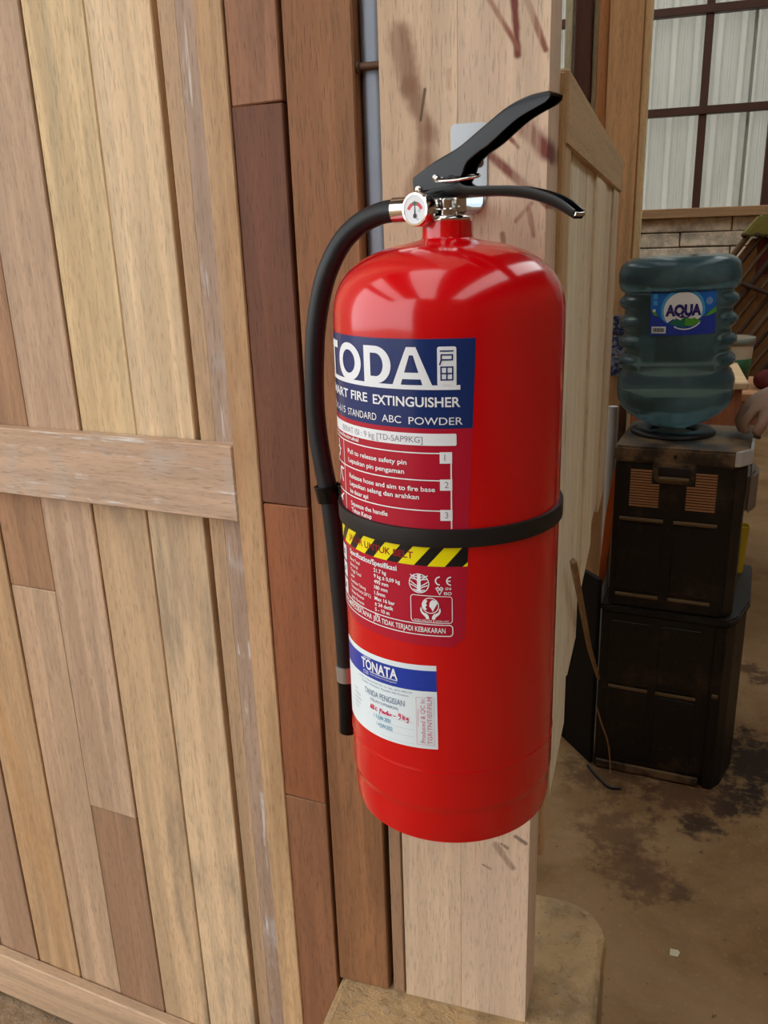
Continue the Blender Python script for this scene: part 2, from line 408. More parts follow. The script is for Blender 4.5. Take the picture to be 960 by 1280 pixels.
# the rest of the shed
M['shed_plank'] = wood('shed_plank', (140, 104, 72), 'Z')
wr = box('wall_right', 3.6, 3.7, -3.2, BY + 0.1, 0, 4.0, 'shed_plank'); tag(wr, 'plank wall on the far side of the shed', kind='structure')
wl = box('wall_left', -4.3, -4.2, 0.9, BY + 0.1, 0, 4.0, 'shed_plank'); tag(wl, 'plank wall of the shed behind the door', kind='structure')
ce = empty('ceiling', (0, 0, 4.0)); tag(ce, 'sheet roof with translucent daylight strips over the shed', kind='structure')
SKY = [(-3.6, -2.5), (-1.3, -0.2), (1.1, 2.1)]                      # daylight strips across the roof
xs = [-4.4] + [v for p in SKY for v in p] + [3.8]
for a_, b_ in zip(xs[0::2], xs[1::2]): box('roof_panel', a_, b_, -3.2, BY + 0.3, 0, 0.05, 'roof', ce)
def clear_mat():
    t = NT('clear_roof_sheet'); v = t.coord(); n = t.noise(v, 3, 4)
    col = t.mix(n, lin((228, 230, 226)), lin((244, 244, 240)))
    tr = t.new('ShaderNodeBsdfTranslucent'); t.put(tr.inputs[0], col); tp = t.new('ShaderNodeBsdfTransparent'); t.put(tp.inputs[0], col)
    mx = t.new('ShaderNodeMixShader'); mx.inputs[0].default_value = 0.45
    t.t.links.new(tr.outputs[0], mx.inputs[1]); t.t.links.new(tp.outputs[0], mx.inputs[2])
    t.t.links.new(mx.outputs[0], t.n['Material Output'].inputs[0]); return t.m
M['clear'] = clear_mat()
for a_, b_ in SKY:
    fromdata('daylight_strip', [(a_, -3.2, 0.025), (b_, -3.2, 0.025), (b_, BY + 0.3, 0.025), (a_, BY + 0.3, 0.025)], [(0, 1, 2, 3)], 'clear', ce)
wfz = box('wall_front', -1.6, 3.7, -3.3, -3.2, 0, 4.0, 'shed_plank'); tag(wfz, 'plank wall facing the extinguisher', kind='structure')

# ------------------------------------------------------------------ plank door, a little ajar
PX, PY = atY(346, 20, 0.762).x, 0.762
DZ = 0.18
door = empty('door_1', (PX, PY, DZ), math.atan2(-0.117, 0.993)); tag(door, 'ledged door of pale vertical planks with a thick cross rail', kind='structure')
W = {}
def wmat(c, axis='Z', **kw):
    key = (c, axis, tuple(sorted((k, str(v)) for k, v in kw.items())))
    if key not in W: W[key] = wood('plank_wood', c, axis, **kw)
    return W[key]
BK = 0.018; TOP = 2.25
def dplank(name, u0, u1, z0, z1, m, front=BK, th=0.02, bev=0.0012):
    x0, x1 = -u1, -u0
    return box(name, x0, x1, front, front + th, z0 - DZ, z1 - DZ, m, door, bev, 0.0007)
pale = dict(stain=(150, 122, 92), stain_lo=0.55)
cols = [
 (0.1465, 0.2262, [(0.2, 1.10, (205, 170, 128), dict(stain=(128, 112, 94), stain_lo=0.50)), (1.10, TOP, (216, 182, 138), dict(stain=(186, 154, 112), stain_lo=0.56))]),
 (0.2270, 0.3075, [(0.2, 1.10, (196, 158, 114), dict(stain=(126, 108, 88), stain_lo=0.50)), (1.10, TOP, (208, 174, 122), dict(stain=(160, 142, 108), stain_lo=0.55))]),
 (0.3090, 0.3895, [(0.2, 0.606, (156, 116, 84), {}), (0.6065, TOP, (184, 148, 116), dict(stain=(166, 128, 94), stain_lo=0.55))]),
 (0.3910, 0.4700, [(0.2, 0.930, (188, 150, 114), {}), (0.9305, TOP, (160, 114, 74), dict(stain=(182, 140, 100), stain_lo=0.55))]),
 (0.4715, 0.5580, [(0.2, TOP, (180, 138, 92), dict(stain=(178, 128, 70), stain_lo=0.48))]),
 (0.5595, 0.6420, [(0.2, TOP, (164, 126, 94), {})]),
 (0.6435, 0.7250, [(0.2, TOP, (180, 142, 106), {})]),
 (0.7265, 0.8080, [(0.2, TOP, (190, 150, 110), {})]),
 (0.8095, 0.8900, [(0.2, TOP, (170, 130, 94), {})]),
]
for k, (u0, u1, segs) in enumerate(cols):
    for z0, z1, c, kw in segs:
        dplank('plank', u0, u1, z0, z1, wmat(c, **kw), BK + random.uniform(-.0008, .0008))
dplank('plank', 0.118, 0.1385, 0.2, TOP, wmat((182, 144, 104)), BK)
dplank('plank', 0.0865, 0.1175, 0.2, TOP, wmat((158, 128, 106), gray=(168, 156, 152), speck=0.5), BK - 0.003)
dplank('stile', 0.0555, 0.0860, DZ, TOP, wmat((188, 146, 98), stain=(164, 112, 62), stain_lo=0.5), 0.0, 0.04)
for z0, z1, c in ((DZ, .727, (140, 88, 50)), (.7275, 1.0885, (146, 82, 38)), (1.0892, 1.4686, (114, 66, 40)), (1.4692, TOP, (148, 96, 60))):
    dplank('stile', 0.0005, 0.0548, z0, z1, wmat(c, stain=scl(c, 0.74), stain_lo=0.52), 0.0015, 0.04)
dplank('stile', 0.8905, 0.96, DZ, TOP, wmat((184, 142, 100)), 0.0, 0.04)
dplank('rail', 0.0868, 0.8900, 1.064, 1.148, wmat((188, 152, 122), 'X', gray=(176, 162, 152), speck=0.75), 0.0, 0.0175, 0.0015)
dplank('rail', 0.0868, 0.8900, DZ, 0.266, wmat((190, 152, 116), 'X'), 0.0, 0.0175, 0.002)
dplank('backing', 0.04, 0.93, DZ + 0.01, TOP - 0.01, 'dark_timber', 0.039, 0.008)
dplank('rail', 0.0868, 0.8900, 2.16, TOP, wmat((188, 150, 116), 'X'), 0.0, 0.0175, 0.0015)
sl = box('trim_2', PX - 2.4, PX - 0.01, 0.60, 1.05, 0, 0.172, 'sill', None, 0.008); tag(sl, 'concrete sill under the plank door', kind='structure')
# wall beyond the door's hinge side and above it
wd_ = empty('wall_door_side', (PX - 0.99, 0.91, 0)); tag(wd_, 'vertical plank wall beside the door', kind='structure')
for k in range(32): box('plank', -(k + 1) * 0.1, -k * 0.1 - 0.002, 0, 0.03, 0.0, 3.98, wmat(random.choice([(176, 138, 100), (160, 122, 88), (190, 152, 110)])), wd_, 0.001)
box('plank', 0.0, 0.98, -0.08, -0.05, 2.28, 3.98, wmat((165, 125, 90)), wd_, 0.001)

# ------------------------------------------------------------------ jamb, pipe, batten
PZ = 0.47
jm = box('trim_3', -0.327, -0.2625, 0.765, 0.86, PZ, 3.98, wood('jamb_wood', (150, 98, 54), 'Z', contrast=1.2, stain=(126, 80, 40), stain_lo=0.55), None, 0.0015)
tag(jm, 'reddish brown door jamb beside the grey pipe', kind='structure')
pipe = box('steel_pipe', -0.2622, -0.2404, 0.7785, 0.815, PZ, 3.98, 'steel_gray', None, 0.0075, 0, 5)
for p_ in pipe.data.polygons: p_.use_smooth = True
pipe.data.set_sharp_from_angle(angle=R_(30))
tag(pipe, 'grey rounded square pipe standing between door jamb and post', 'pipe')
bp0 = atY(466, 82, 0.773)
bolt = empty('rusty_bolt', (-0.2625, 0.773, bp0.z)); tag(bolt, 'short rusty bolt sticking out of the jamb across the pipe', 'bolt')
tube('shank', [(-0.004, 0, 0), (0.008, 0, 0), (0.0235, 0, 0)], 0.0033, 'rust', bolt, 10)
lathe('collar', [(0, -0.001), (0.0055, -0.001), (0.005, 0.003), (0, 0.003)], 'rust', bolt, 12, mat=Matrix.Rotation(R_(90), 3, 'Y'))
bt = box('wooden_batten', -0.2565, -0.2425, 0.766, 0.7775, PZ, 1.02, wood('batten_wood', (150, 112, 80), 'Z'), None, 0.001)
tag(bt, 'narrow brown batten covering the lower end of the grey pipe', 'batten')

# ------------------------------------------------------------------ concrete plinth and timber post
def plinth():
    poly = []
    x0, x1, y0, y1 = -0.325, -0.013, 0.56, 0.978
    for cx, cy, r, a0 in ((x1 - .07, y1 - .07, .07, 0), (x0 + .03, y1 - .03, .03, 90), (x0 + .03, y0 + .03, .03, 180), (x1 - .04, y0 + .04, .04, 270)):
        for k in range(9): a = R_(a0 + 90 * k / 8); poly.append((cx + r * math.cos(a), cy + r * math.sin(a)))
    bm = bmesh.new(); n = len(poly); zs = [0, .1, .2, .3, .4, PZ - .012, PZ - .003, PZ]
    rings = []
    for i, z in enumerate(zs):
        ins = (0, 0, 0, 0, 0, 0, .003, .012)[i]; cx, cy = (x0 + x1) / 2, (y0 + y1) / 2; ring = []
        for (x, y) in poly:
            d = Vector((x - cx, y - cy)); L = d.length; d *= (L - ins) / L
            j = 0.003 if i > 0 else 0
            ring.append(bm.verts.new((cx + d.x + random.uniform(-j, j), cy + d.y + random.uniform(-j, j), z + (random.uniform(-.002, .002) if 0 < i else 0))))
        rings.append(ring)
    for a, b in zip(rings, rings[1:]):
        for k in range(n): bm.faces.new((a[k], a[(k + 1) % n], b[(k + 1) % n], b[k]))
    bm.faces.new(rings[-1]); bm.faces.new(rings[0][::-1])
    me = bpy.data.meshes.new('concrete_plinth'); bm.to_mesh(me); bm.free()
    o = link('concrete_plinth', me, 'plinth'); return tag(o, 'rough concrete plinth with rounded corners under the timber post', 'plinth')
plinth()
YP = 0.765
post = empty('timber_post', (-0.168, YP, PZ)); tag(post, 'pale square timber post carrying the fire extinguisher', 'post')
def pm(px, py): p = atY(px, py, YP); return (p.x + 0.168, 0.0, p.z - PZ)
brown = (126, 84, 56); redp = (116, 52, 40); drk = (62, 40, 30)
mL = [(pm(500, 45), pm(512, 105), .015, brown, .8, .012), (pm(512, 105), pm(534, 165), .012, (130, 88, 60), .85, .010), (pm(534, 165), pm(536, 215), .013, (130, 88, 60), .8, .010), (pm(530, 205), pm(508, 260), .014, (140, 96, 66), .75, .012),
      (pm(531, 112), pm(526, 150), .0022, drk, 1.0, .002), (pm(560, 90), pm(562, 110), .004, (160, 118, 84), .4, .004)]
mR = [(pm(643, 0), pm(647, 68), .0045, redp, 2, .004), (pm(612, 0), pm(648, 60), .0036, (140, 80, 58), 1.6, .003), (pm(659, 0), pm(682, 62), .0036, (134, 76, 54), 1.6, .003),
      (pm(652, 155), pm(684, 190), .011, redp, 1.8, .010), (pm(606, 188), pm(656, 232), .006, (124, 64, 48), 1.6, .005), (pm(628, 162), pm(648, 184), .003, (138, 80, 60), 1.0, .005),
      (pm(645, 276), pm(664, 254), .003, (140, 80, 56), 1.0, .005), (pm(661, 262), pm(667, 295), .003, (140, 80, 56), 1.0, .005), (pm(664, 235), pm(684, 258), .004, (140, 84, 60), 1.0, .006),
      (pm(628, 293), pm(630, 308), .0035, (150, 104, 76), 1.0, .004), (pm(620, 1056), pm(640, 1084), .006, (130, 100, 84), .9, .008), (pm(627, 1055), pm(634, 1060), .003, drk, .9, .003), (pm(604, 1081), pm(613, 1086), .002, (92, 70, 60), .9, .002), (pm(645, 1046), pm(657, 1054), .004, (110, 84, 72), .9, .004)]
wpL = wood('post_wood_left', (206, 174, 142), 'Z', contrast=0.7, stain=(186, 148, 114), stain_lo=0.55, marks=mL)
wpR = wood('post_wood_right', (208, 176, 146), 'Z', contrast=0.6, stain=(196, 158, 126), stain_lo=0.55, marks=mR)
sx = -0.1715 + 0.168
box('board', -0.240 + 0.168, sx - 0.00008, 0, 0.075, 0, 3.51, wpL, post, 0.0003)
box('board', sx + 0.00008, -0.0955 + 0.168, 0, 0.075, 0, 3.51, wpR, post, 0.0003)

# ------------------------------------------------------------------ low partition running back from the post
XR = -0.0935
part_ = empty('wall_partition', (XR, 0.842, 0)); tag(part_, 'low partition of rough pale boards behind the post', kind='structure')
pb = [(0.0, 0.11, 0.64, (206, 184, 148)), (0.112, 0.30, 0.645, (226, 208, 176)), (0.303, 0.44, 0.72, (222, 202, 168)), (0.443, 0.66, 0.80, (220, 198, 160)), (0.664, 0.86, 0.82, (208, 182, 144)), (0.864, 1.06, 0.80, (200, 172, 134))]
for i, (a, b, z0, c) in enumerate(pb):
    box('board', -0.022 + (0.004 if i in (3, 5) else 0), 0.0 + (0.004 if i in (3, 5) else 0) - 0.001, a, b, z0, 1.44, wmat(c, contrast=0.6, stain=(160, 132, 92), stain_lo=0.56, gray=(204, 188, 158)), part_, 0.0015, 0.0015)
box('top_rail', -0.03, 0.006, -0.001, 1.09, 1.425, 1.488, wmat((184, 148, 98), 'Y', contrast=0.5), part_, 0.002)
box('post_strip', -0.03, 0.004, -0.002, 0.055, 0.645, 1.486, wmat((190, 154, 104), contrast=0.5), part_, 0.002)
box('stud', -0.06, -0.03, 0.06, 0.12, 0.66, 1.48, 'dark_timber', part_, 0.002)
q0, q1 = atX(715, 737, XR + 0.010), atX(748, 848, XR + 0.010)
tube('brace', [Vector((q0.x - XR, q0.y - 0.842, q0.z + 0.04)), Vector((q0.x - XR, (q0.y + q1.y) / 2 - 0.842, (q0.z + q1.z) / 2)), Vector((q1.x - XR, q1.y - 0.842, q1.z))], 0.0048, wmat((150, 118, 80), 'Y'), part_, 4, smooth=False)

# ------------------------------------------------------------------ frame of posts at the end of the partition
CY = 2.37; KX = CY / 2.0
def upright(x0, x1, y0, y1, c, label, **kw):
    o = box('timber_upright', x0 * KX, x1 * KX, CY + y0, CY + y1, 0, 3.99, wmat(c, **kw), None, 0.003); return tag(o, label, 'post')
upright(-0.131, -0.064, 0, 0.07, (214, 160, 98), 'wide honey brown upright past the end of the low partition', stain=(196, 136, 76), stain_lo=0.5)
upright(-0.0632, -0.0475, 0.012, 0.10, (232, 186, 124), 'thin yellow upright strip along the wide honey upright')
upright(-0.1540, -0.1315, 0.02, 0.08, (186, 120, 58), 'narrow orange brown upright seen above the low partition')
upright(-0.1665, -0.1550, 0.05, 0.08, (228, 208, 168), 'thin cream upright between dark and orange uprights')
upright(-0.202, -0.1675, 0.03, 0.09, (92, 54, 34), 'dark brown upright seen above the low partition')
upright(-0.226, -0.2085, 0.06, 0.09, (224, 208, 172), 'cream upright beside the dark brown upright')

# ================================================================== FIRE EXTINGUISHER
AX, AY, CR = -0.156, 0.659, 0.090
ZB = 0.8647
fe = empty('fire_extinguisher', (AX, AY, ZB), R_(-22))
tag(fe, 'large red powder fire extinguisher with black hose hanging on the timber post', 'fire extinguisher')
def ez(z): return z - ZB
body = []
body += [(0.0, ez(0.885)), (0.070, ez(0.882)), (0.0835, ez(0.8665)), (0.0855, ez(0.8648)), (0.0872, ez(0.8662)), (0.0880, ez(0.872)), (0.0884, ez(0.880)), (0.0884, ez(0.893)), (0.0884, ez(0.8945)), (0.0888, ez(0.8970)), (0.0897, ez(0.9000)), (0.0900, ez(0.9010))]
body += [(0.0900, ez(0.9018)), (0.0900, ez(0.915)), (0.0900, ez(0.9325)), (0.0900, ez(0.9335)), (0.0905, ez(0.9345)), (0.0905, ez(0.9355)), (0.0900, ez(0.9365)), (0.0900, ez(0.938)), (0.0900, ez(1.10)), (0.0900, ez(1.286)), (0.0900, ez(1.290))]
zt_, hd = 1.290, 0.0575
for k in range(1, 19):
    a = R_(90 * k / 18); r = 0.09 * math.cos(a) ** (2 / 2.45); z = zt_ + hd * math.sin(a) ** (2 / 2.45)
    if r > 0.0225: body.append((r, ez(z)))
body += [(0.0215, ez(1.3478)), (0.0198, ez(1.3488)), (0.0192, ez(1.3505)), (0.0190, ez(1.3605)), (0.0175, ez(1.3612)), (0.0, ez(1.3612))]
lathe('cylinder', body, 'red', fe, 160, sharp=38)
lathe('collar', [(0, ez(1.3605)), (0.0178, ez(1.3605)), (0.0182, ez(1.3625)), (0.0170, ez(1.3645)), (0.012, ez(1.3650)), (0, ez(1.3650))], 'chrome', fe, 6 * 6)
valve = lathe('valve_body', [(0, ez(1.3640)), (0.0125, ez(1.3640)), (0.0125, ez(1.3690)), (0.0105, ez(1.3700)), (0.0105, ez(1.3760)), (0.0070, ez(1.3765)), (0.0070, ez(1.3850)), (0, ez(1.3850))], 'chrome', fe, 32, sharp=30)
box('valve_block', -0.014, 0.014, -0.0062, 0.0062, ez(1.3655), ez(1.3800), 'chrome', valve, 0.0015)
# outlet and hose (local -x side)
def cyl_pt(px, py, thdeg):
    th = R_(thdeg); hdv = Vector((math.sin(th), -math.cos(th), 0)); n = Vector((hdv.y, -hdv.x, 0)); r = ray(px, py)
    A = Vector((AX, AY, 0)); t = (A.dot(n)) / r.dot(n); return CAM + r * t
FEI = (Matrix.Translation((AX, AY, ZB)) @ Matrix.Rotation(R_(-22), 4, 'Z')).inverted()
def loc(p): return FEI @ p
hp = [(512, 261.5), (497, 262.5), (475, 267), (450, 280), (428, 302), (411, 335), (401, 370), (395, 410), (393, 450), (393.5, 500), (397, 540), (404, 582), (411, 617), (418, 670), (424, 730), (429.5, 790), (433, 838)]
hpts = [loc(cyl_pt(x, y, -112 + 12 * min(1, i / 5))) for i, (x, y) in enumerate(hp)]
tube('hose', spline(hpts[1:], 8), 0.0086, 'black_rubber', fe, 20)
d0 = (hpts[1] - hpts[0]).normalized(); oc = hpts[1]
sl_ = tube('outlet', [oc - d0 * 0.030, oc - d0 * 0.012, oc + d0 * 0.001], lambda t: 0.0088, 'chrome', fe, 24)
tube('ferrule', [oc - d0 * 0.014, oc - d0 * 0.006, oc + d0 * 0.0025], 0.0098, 'chrome', fe, 28)
np_ = [loc(cyl_pt(x, y, -100)) for x, y in ((433, 838), (434.5, 860), (435, 885), (435.5, 913))]
tube('crimp_sleeve', [np_[0] + (np_[0] - np_[1]) * 0.35, np_[0], np_[0] + (np_[1] - np_[0]) * 0.5], 0.0098, 'ferrule', fe, 24)
tube('nozzle', [np_[0] + (np_[1] - np_[0]) * 0.4, np_[1], np_[2], np_[3]], lambda t: 0.0096 - 0.0006 * t, 'black_plastic', fe, 24)
# belt and hose clip
belt = lathe('belt', [(0.0902, ez(1.1315)), (0.0928, ez(1.1318)), (0.0930, ez(1.1335)), (0.0930, ez(1.1435)), (0.0928, ez(1.1452)), (0.0902, ez(1.1455))], 'belt', fe, 160, sharp=40)
def clip():
    c = hpts[12]; vs, fs = [], []; n = 22
    ax = (hpts[13] - hpts[11]).normalized()
    out = Vector((c.x, c.y, 0)).normalized()
    side = ax.cross(out).normalized(); out = side.cross(ax).normalized()
    for k in range(n + 1):                                   # open C-shaped cuff, flared at the mouth
        a = R_(20 + 320 * k / n) 
        for (rr, h) in ((0.0089, -0.007), (0.0112, -0.007), (0.0125, 0.008), (0.0102, 0.008)):
            vs.append(c + (-out * math.cos(a) + side * math.sin(a)) * rr - ax * h)
    for k in range(n):
        for q in range(4): fs.append((k * 4 + q, k * 4 + (q + 1) % 4, (k + 1) * 4 + (q + 1) % 4, (k + 1) * 4 + q))
    fs += [(0, 1, 2, 3), tuple(n * 4 + q for q in (3, 2, 1, 0))]
    o = fromdata('hose_clip', vs, fs, 'black_plastic', belt, True); o.data.set_sharp_from_angle(angle=R_(35))
    inn = Vector((c.x, c.y, 0)).normalized()
    p0 = Vector((inn.x * 0.0915, inn.y * 0.0915, ez(1.1385))); p1 = c - out * 0.0095 - ax * 0.001
    t = inn.cross(Vector((0, 0, 1))); vs = []
    for p in (p0, p1):
        for s, q in ((-1, -1), (1, -1), (1, 1), (-1, 1)): vs.append(p + t * s * 0.0025 + Vector((0, 0, q * 0.006)))
    fromdata('clip_arm', vs, [(0, 1, 2, 3), (7, 6, 5, 4), (0, 4, 5, 1), (1, 5, 6, 2), (2, 6, 7, 3), (3, 7, 4, 0)], 'black_plastic', belt)
clip()
# levers: pressed channels in the local x-z plane
def channel(name, upper, lower, half, web, th=0.0022):
    """upper/lower edges of the side plates as (x,z); web 'T' closes the top, 'B' the bottom"""
    U = [Vector((x, 0, ez(z))) for x, z in upper]; L = [Vector((x, 0, ez(z))) for x, z in lower]
    U = spline(U, 5); n = len(U); L2 = spline(L, 5)
    # resample lower to n points
    def res(P, n):
        ds = [0]
        for a, b in zip(P, P[1:]): ds.append(ds[-1] + (b - a).length)
        out = []
        for i in range(n):
            t = ds[-1] * i / (n - 1); k = max(j for j in range(len(ds)) if ds[j] <= t + 1e-12); k = min(k, len(P) - 2)
            f = (t - ds[k]) / max(ds[k + 1] - ds[k], 1e-9); out.append(P[k].lerp(P[k + 1], min(f, 1)))
        return out
    U, L = res(U, n), res(L2, n)
    vs, fs = [], []
    for i in range(n):
        u, l = U[i], L[i]
        hw = half(i / (n - 1)) if callable(half) else half
        e = (u - l).normalized() if web == 'T' else (l - u).normalized()
        a, b = (u, l) if web == 'T' else (l, u)          # a: web edge, b: open edge
        hlen = (a - b).length; r = min(0.0035, hlen * 0.4, hw * 0.6)
        sec = [(b, -hw), (a - e * r, -hw), (a - e * r * 0.3, -hw + r * 0.3), (a, -hw + r), (a, hw - r), (a - e * r * 0.3, hw - r * 0.3), (a - e * r, hw), (b, hw)]
        inn = [(b, hw - th), (a - e * (th + 0.0004), hw - th), (a - e * (th + 0.0004), -hw + th), (b, -hw + th)]
        if hlen < th * 1.6: inn = [(b, hw - th), (a - e * hlen * 0.5, hw - th), (a - e * hlen * 0.5, -hw + th), (b, -hw + th)]
        for p, y in sec + inn: vs.append((p.x, y, p.z))
    k = 12
    for i in range(n - 1):
        for q in range(k): fs.append((i * k + q, i * k + (q + 1) % k, (i + 1) * k + (q + 1) % k, (i + 1) * k + q))
    fs += [tuple(range(k))[::-1], tuple((n - 1) * k + q for q in range(k))]
    o = fromdata(name, vs, fs, 'black_plastic', fe, True); o.data.set_sharp_from_angle(angle=R_(40)); return o
up_top = [(-0.0253, 1.3938), (-0.0064, 1.4030), (0.0152, 1.4112), (0.0357, 1.4225), (0.0551, 1.4332), (0.0720, 1.4383), (0.0868, 1.4392), (0.0896, 1.4375)]
up_bot = [(-0.0240, 1.3825), (-0.0080, 1.3838), (0.0060, 1.3850), (0.0150, 1.3868), (0.0195, 1.3925), (0.0230, 1.3998), (0.0320, 1.4060), (0.0425, 1.4110), (0.0648, 1.4246), (0.0860, 1.4325), (0.0888, 1.4347)]
ul = channel('squeeze_lever', up_top, up_bot, lambda t: 0.0098 - 0.001 * t, 'T')
lo_top = [(-0.0165, 1.3815), (0.0007, 1.3862), (0.0137, 1.3886), (0.0225, 1.3843), (0.0450, 1.3832), (0.0690, 1.3812), (0.0941, 1.3738), (0.1092, 1.3640)]
lo_bot = [(-0.0160, 1.3765), (0.0010, 1.3762), (0.0150, 1.3764), (0.0291, 1.3766), (0.0500, 1.3758), (0.0724, 1.3728), (0.0913, 1.3668), (0.1078, 1.3585)]
ll = channel('carry_handle', lo_top, lo_bot, lambda t: 0.0086 - 0.0006 * t, 'B')
tube('tip_cap', [(0.1085, -0.0068, ez(1.3618)), (0.1085, 0, ez(1.3612)), (0.1085, 0.0068, ez(1.3618))], 0.0016, 'chrome', ll, 10)
for x, z, r in ((-0.0194, 1.3842, 0.0030), (-0.0036, 1.3918, 0.0021)):
    o = lathe('rivet', [(0, -0.0122), (r * 0.7, -0.0120), (r, -0.0108), (r, 0.0108), (r * 0.7, 0.0120), (0, 0.0122)], 'chrome', fe, 20, loc=(x, 0, ez(z)), mat=Matrix.Rotation(R_(90), 3, 'X'))
# safety pin with its split ring
pin = tube('safety_pin', [(-0.0005, -0.0130, ez(1.3905)), (0.0, 0, ez(1.3905)), (0.0, 0.013, ez(1.3905))], 0.0016, 'chrome', fe, 10)
rp = []
for k in range(41):
    a = 2 * PI * k / 40; u = Vector((0.0185 * math.cos(a), 0.010 * math.sin(a), 0.0022 * math.sin(a))); rp.append(Vector((0.0185, -0.014, ez(1.3898))) + u)
tube('pin_ring', rp, 0.0010, 'chrome', pin, 8, caps=False)
tube('pin_clip', spline([(0.001, -0.0135, ez(1.3905)), (0.007, -0.0140, ez(1.3885)), (0.013, -0.0135, ez(1.3905)), (0.019, -0.0125, ez(1.3880))], 5), 0.0014, 'black_plastic', pin, 8)
# gauge on the front of the valve
gm = Matrix.Rotation(R_(90), 3, 'X')                     # +z -> -y
gl = (-0.0085, 0, ez(1.3695))
gauge = lathe('pressure_gauge', [(0, 0.010), (0.006, 0.010), (0.006, 0.018), (0.0118, 0.0185), (0.0122, 0.020), (0.0122, 0.0285), (0.0116, 0.0296), (0.0102, 0.0298), (0.0098, 0.0290), (0, 0.0288)], 'chrome', fe, 40, loc=gl, mat=gm, sharp=35)
gp = Print(); gp.disc('dial', 0, 0, 9.9); gp.arc('gauge_red', 0, -2.2, 7.6, 2.6, 20, 72); gp.arc('gauge_red', 0, -2.2, 7.6, 2.6, 108, 160); gp.arc('gauge_green', 0, -2.2, 7.6, 2.6, 72, 108)
gp.poly('ink_black', [(-0.55, -4.2), (0.55, -4.2), (0.2, 6.2), (-0.2, 6.2)]); gp.disc('ink_black', 0, -4.6, 1.7, 18)
gp.text('ink_cyan', '15', 3.2, -1.8, 1.6); gp.text('ink_cyan', 'bar', 1.6, -7.2, 1.2)
gp.build({'dial': 'dial_face', 'gauge_red': 'dial_red_arc', 'gauge_green': 'dial_green_arc', 'ink_black': 'needle', 'ink_cyan': 'dial_lettering'},
         lambda u, v, l: Vector(gl) + Vector((u * .001, -0.0290 - 0.00012 * (l + 1), v * .001)), gauge, 50)

# ---------------- big label: s in mm along the circumference from the local front, z in mm above 1.0 m
def wrap(u, v, l):
    a = u * .001 / CR; r = CR + 0.00012 + 0.00010 * l; return (r * math.sin(a), -r * math.cos(a), ez(1.0 + v * .001))
def edge(v): return 74.4 - (284.0 - v) * 0.036       # right edge leans a little
S = Print()
S.poly('label_crimson', [(-90, 284), (-90, 52), (edge(52) - 8, 49.5), (edge(57), 57), (edge(284), 284)])
S.poly('label_navy', [(-90, 220.7), (edge(220.7), 220.7), (edge(283.4), 283.4), (-90, 283.4)])
w = 'ink_white'
z0_, z1_ = 251.4, 277.9
S.rect(w, -78, z1_ - 5.4, -50, z1_); S.rect(w, -67.4, z0_, -60.6, z1_ - 5.4)
def ell(cx, cy, rx, ry, n=40, a0=0, a1=360, close=True): return [(cx + rx * math.cos(R_(a0 + (a1 - a0) * k / n)), cy + ry * math.sin(R_(a0 + (a1 - a0) * k / n))) for k in range(n if close else n + 1)]
S.outline(w, ell(-30.6, 264.4, 16.2, 13.9), ell(-30.6, 264.6, 9.0, 8.6))
o_ = [(-11, z0_), (0.0, z0_)] + ell(0.0, (z0_ + z1_) / 2, 13.4, 13.25, 24, -90, 90, False)[1:-1] + [(0.0, z1_), (-11, z1_)]
i_ = [(-4.6, z0_ + 5.0), (0.2, z0_ + 5.0)] + ell(0.2, (z0_ + z1_) / 2, 6.6, 8.25, 24, -90, 90, False)[1:-1] + [(0.2, z1_ - 5.0), (-4.6, z1_ - 5.0)]
S.outline(w, o_, i_)
S.poly(w, [(14.6, z0_), (21.0, z0_), (27.9, 272.6), (25.6, z1_)]); S.poly(w, [(44.0, z0_), (37.2, z0_), (30.5, 272.6), (32.6, z1_)]); S.poly(w, [(25.6, z1_), (27.9, 272.2), (30.5, 272.2), (32.6, z1_)])
S.poly(w, [(22.0, 255.6), (36.4, 255.6), (34.8, 260.2), (23.6, 260.2)])
S.rect(w, -80, 248.4, 63.4, 251.6)
S.rrect(w, 47.6, 251.0, 60.8, 278.2, 1.6)
def strokes(m, ox, oy, k, segs, wd_):
    for s in segs: S.line(m, [(ox + x * k, oy + y * k) for x, y in s], wd_)
strokes('label_navy@2', 54.2, 270.6, 1.0, [[(-4.4, 4.6), (4.4, 4.6)], [(-3.8, 2.0), (3.8, 2.0), (3.8, -1.4), (-3.8, -1.4)], [(-3.8, 2.0), (-3.8, -1.6), (-4.8, -4.6)]], 0.95)
strokes('label_navy@2', 54.2, 259.8, 1.0, [[(-4, 4.4), (4, 4.4), (4, -4.4), (-4, -4.4), (-4, 4.4)], [(0, 4.4), (0, -4.4)], [(-4, 0), (4, 0)]], 0.95)
S.text(w, 'SMART', -74, 237.0, 6.4, -33.0, bold=0.02); S.text(w, 'FIRE', -28.5, 237.0, 6.4, -8.8, bold=0.02); S.text(w, 'EXTINGUISHER', -3.2, 236.4, 6.6, 63.4, bold=0.02)
S.text(w, 'TDX-615', -76, 224.6, 5.0, -39, bold=0.0); S.text(w, 'STANDARD', -34.5, 224.2, 5.2, -0.5); S.text(w, 'ABC', 4.6, 224.0, 5.2, 20.6); S.text(w, 'POWDER', 26.4, 223.6, 5.2, 65)
S.rrect(w, -86, 208.4, 60.6, 217.2, 1.2)
S.text('ink_gray', 'BERAT ISI : 9 kg [TD-SAP9KG]', -46, 210.4, 4.4, 36.5)
S.text(w, 'Instruction/Instruksi', -80, 205.0, 2.9, -21, bold=0.012)
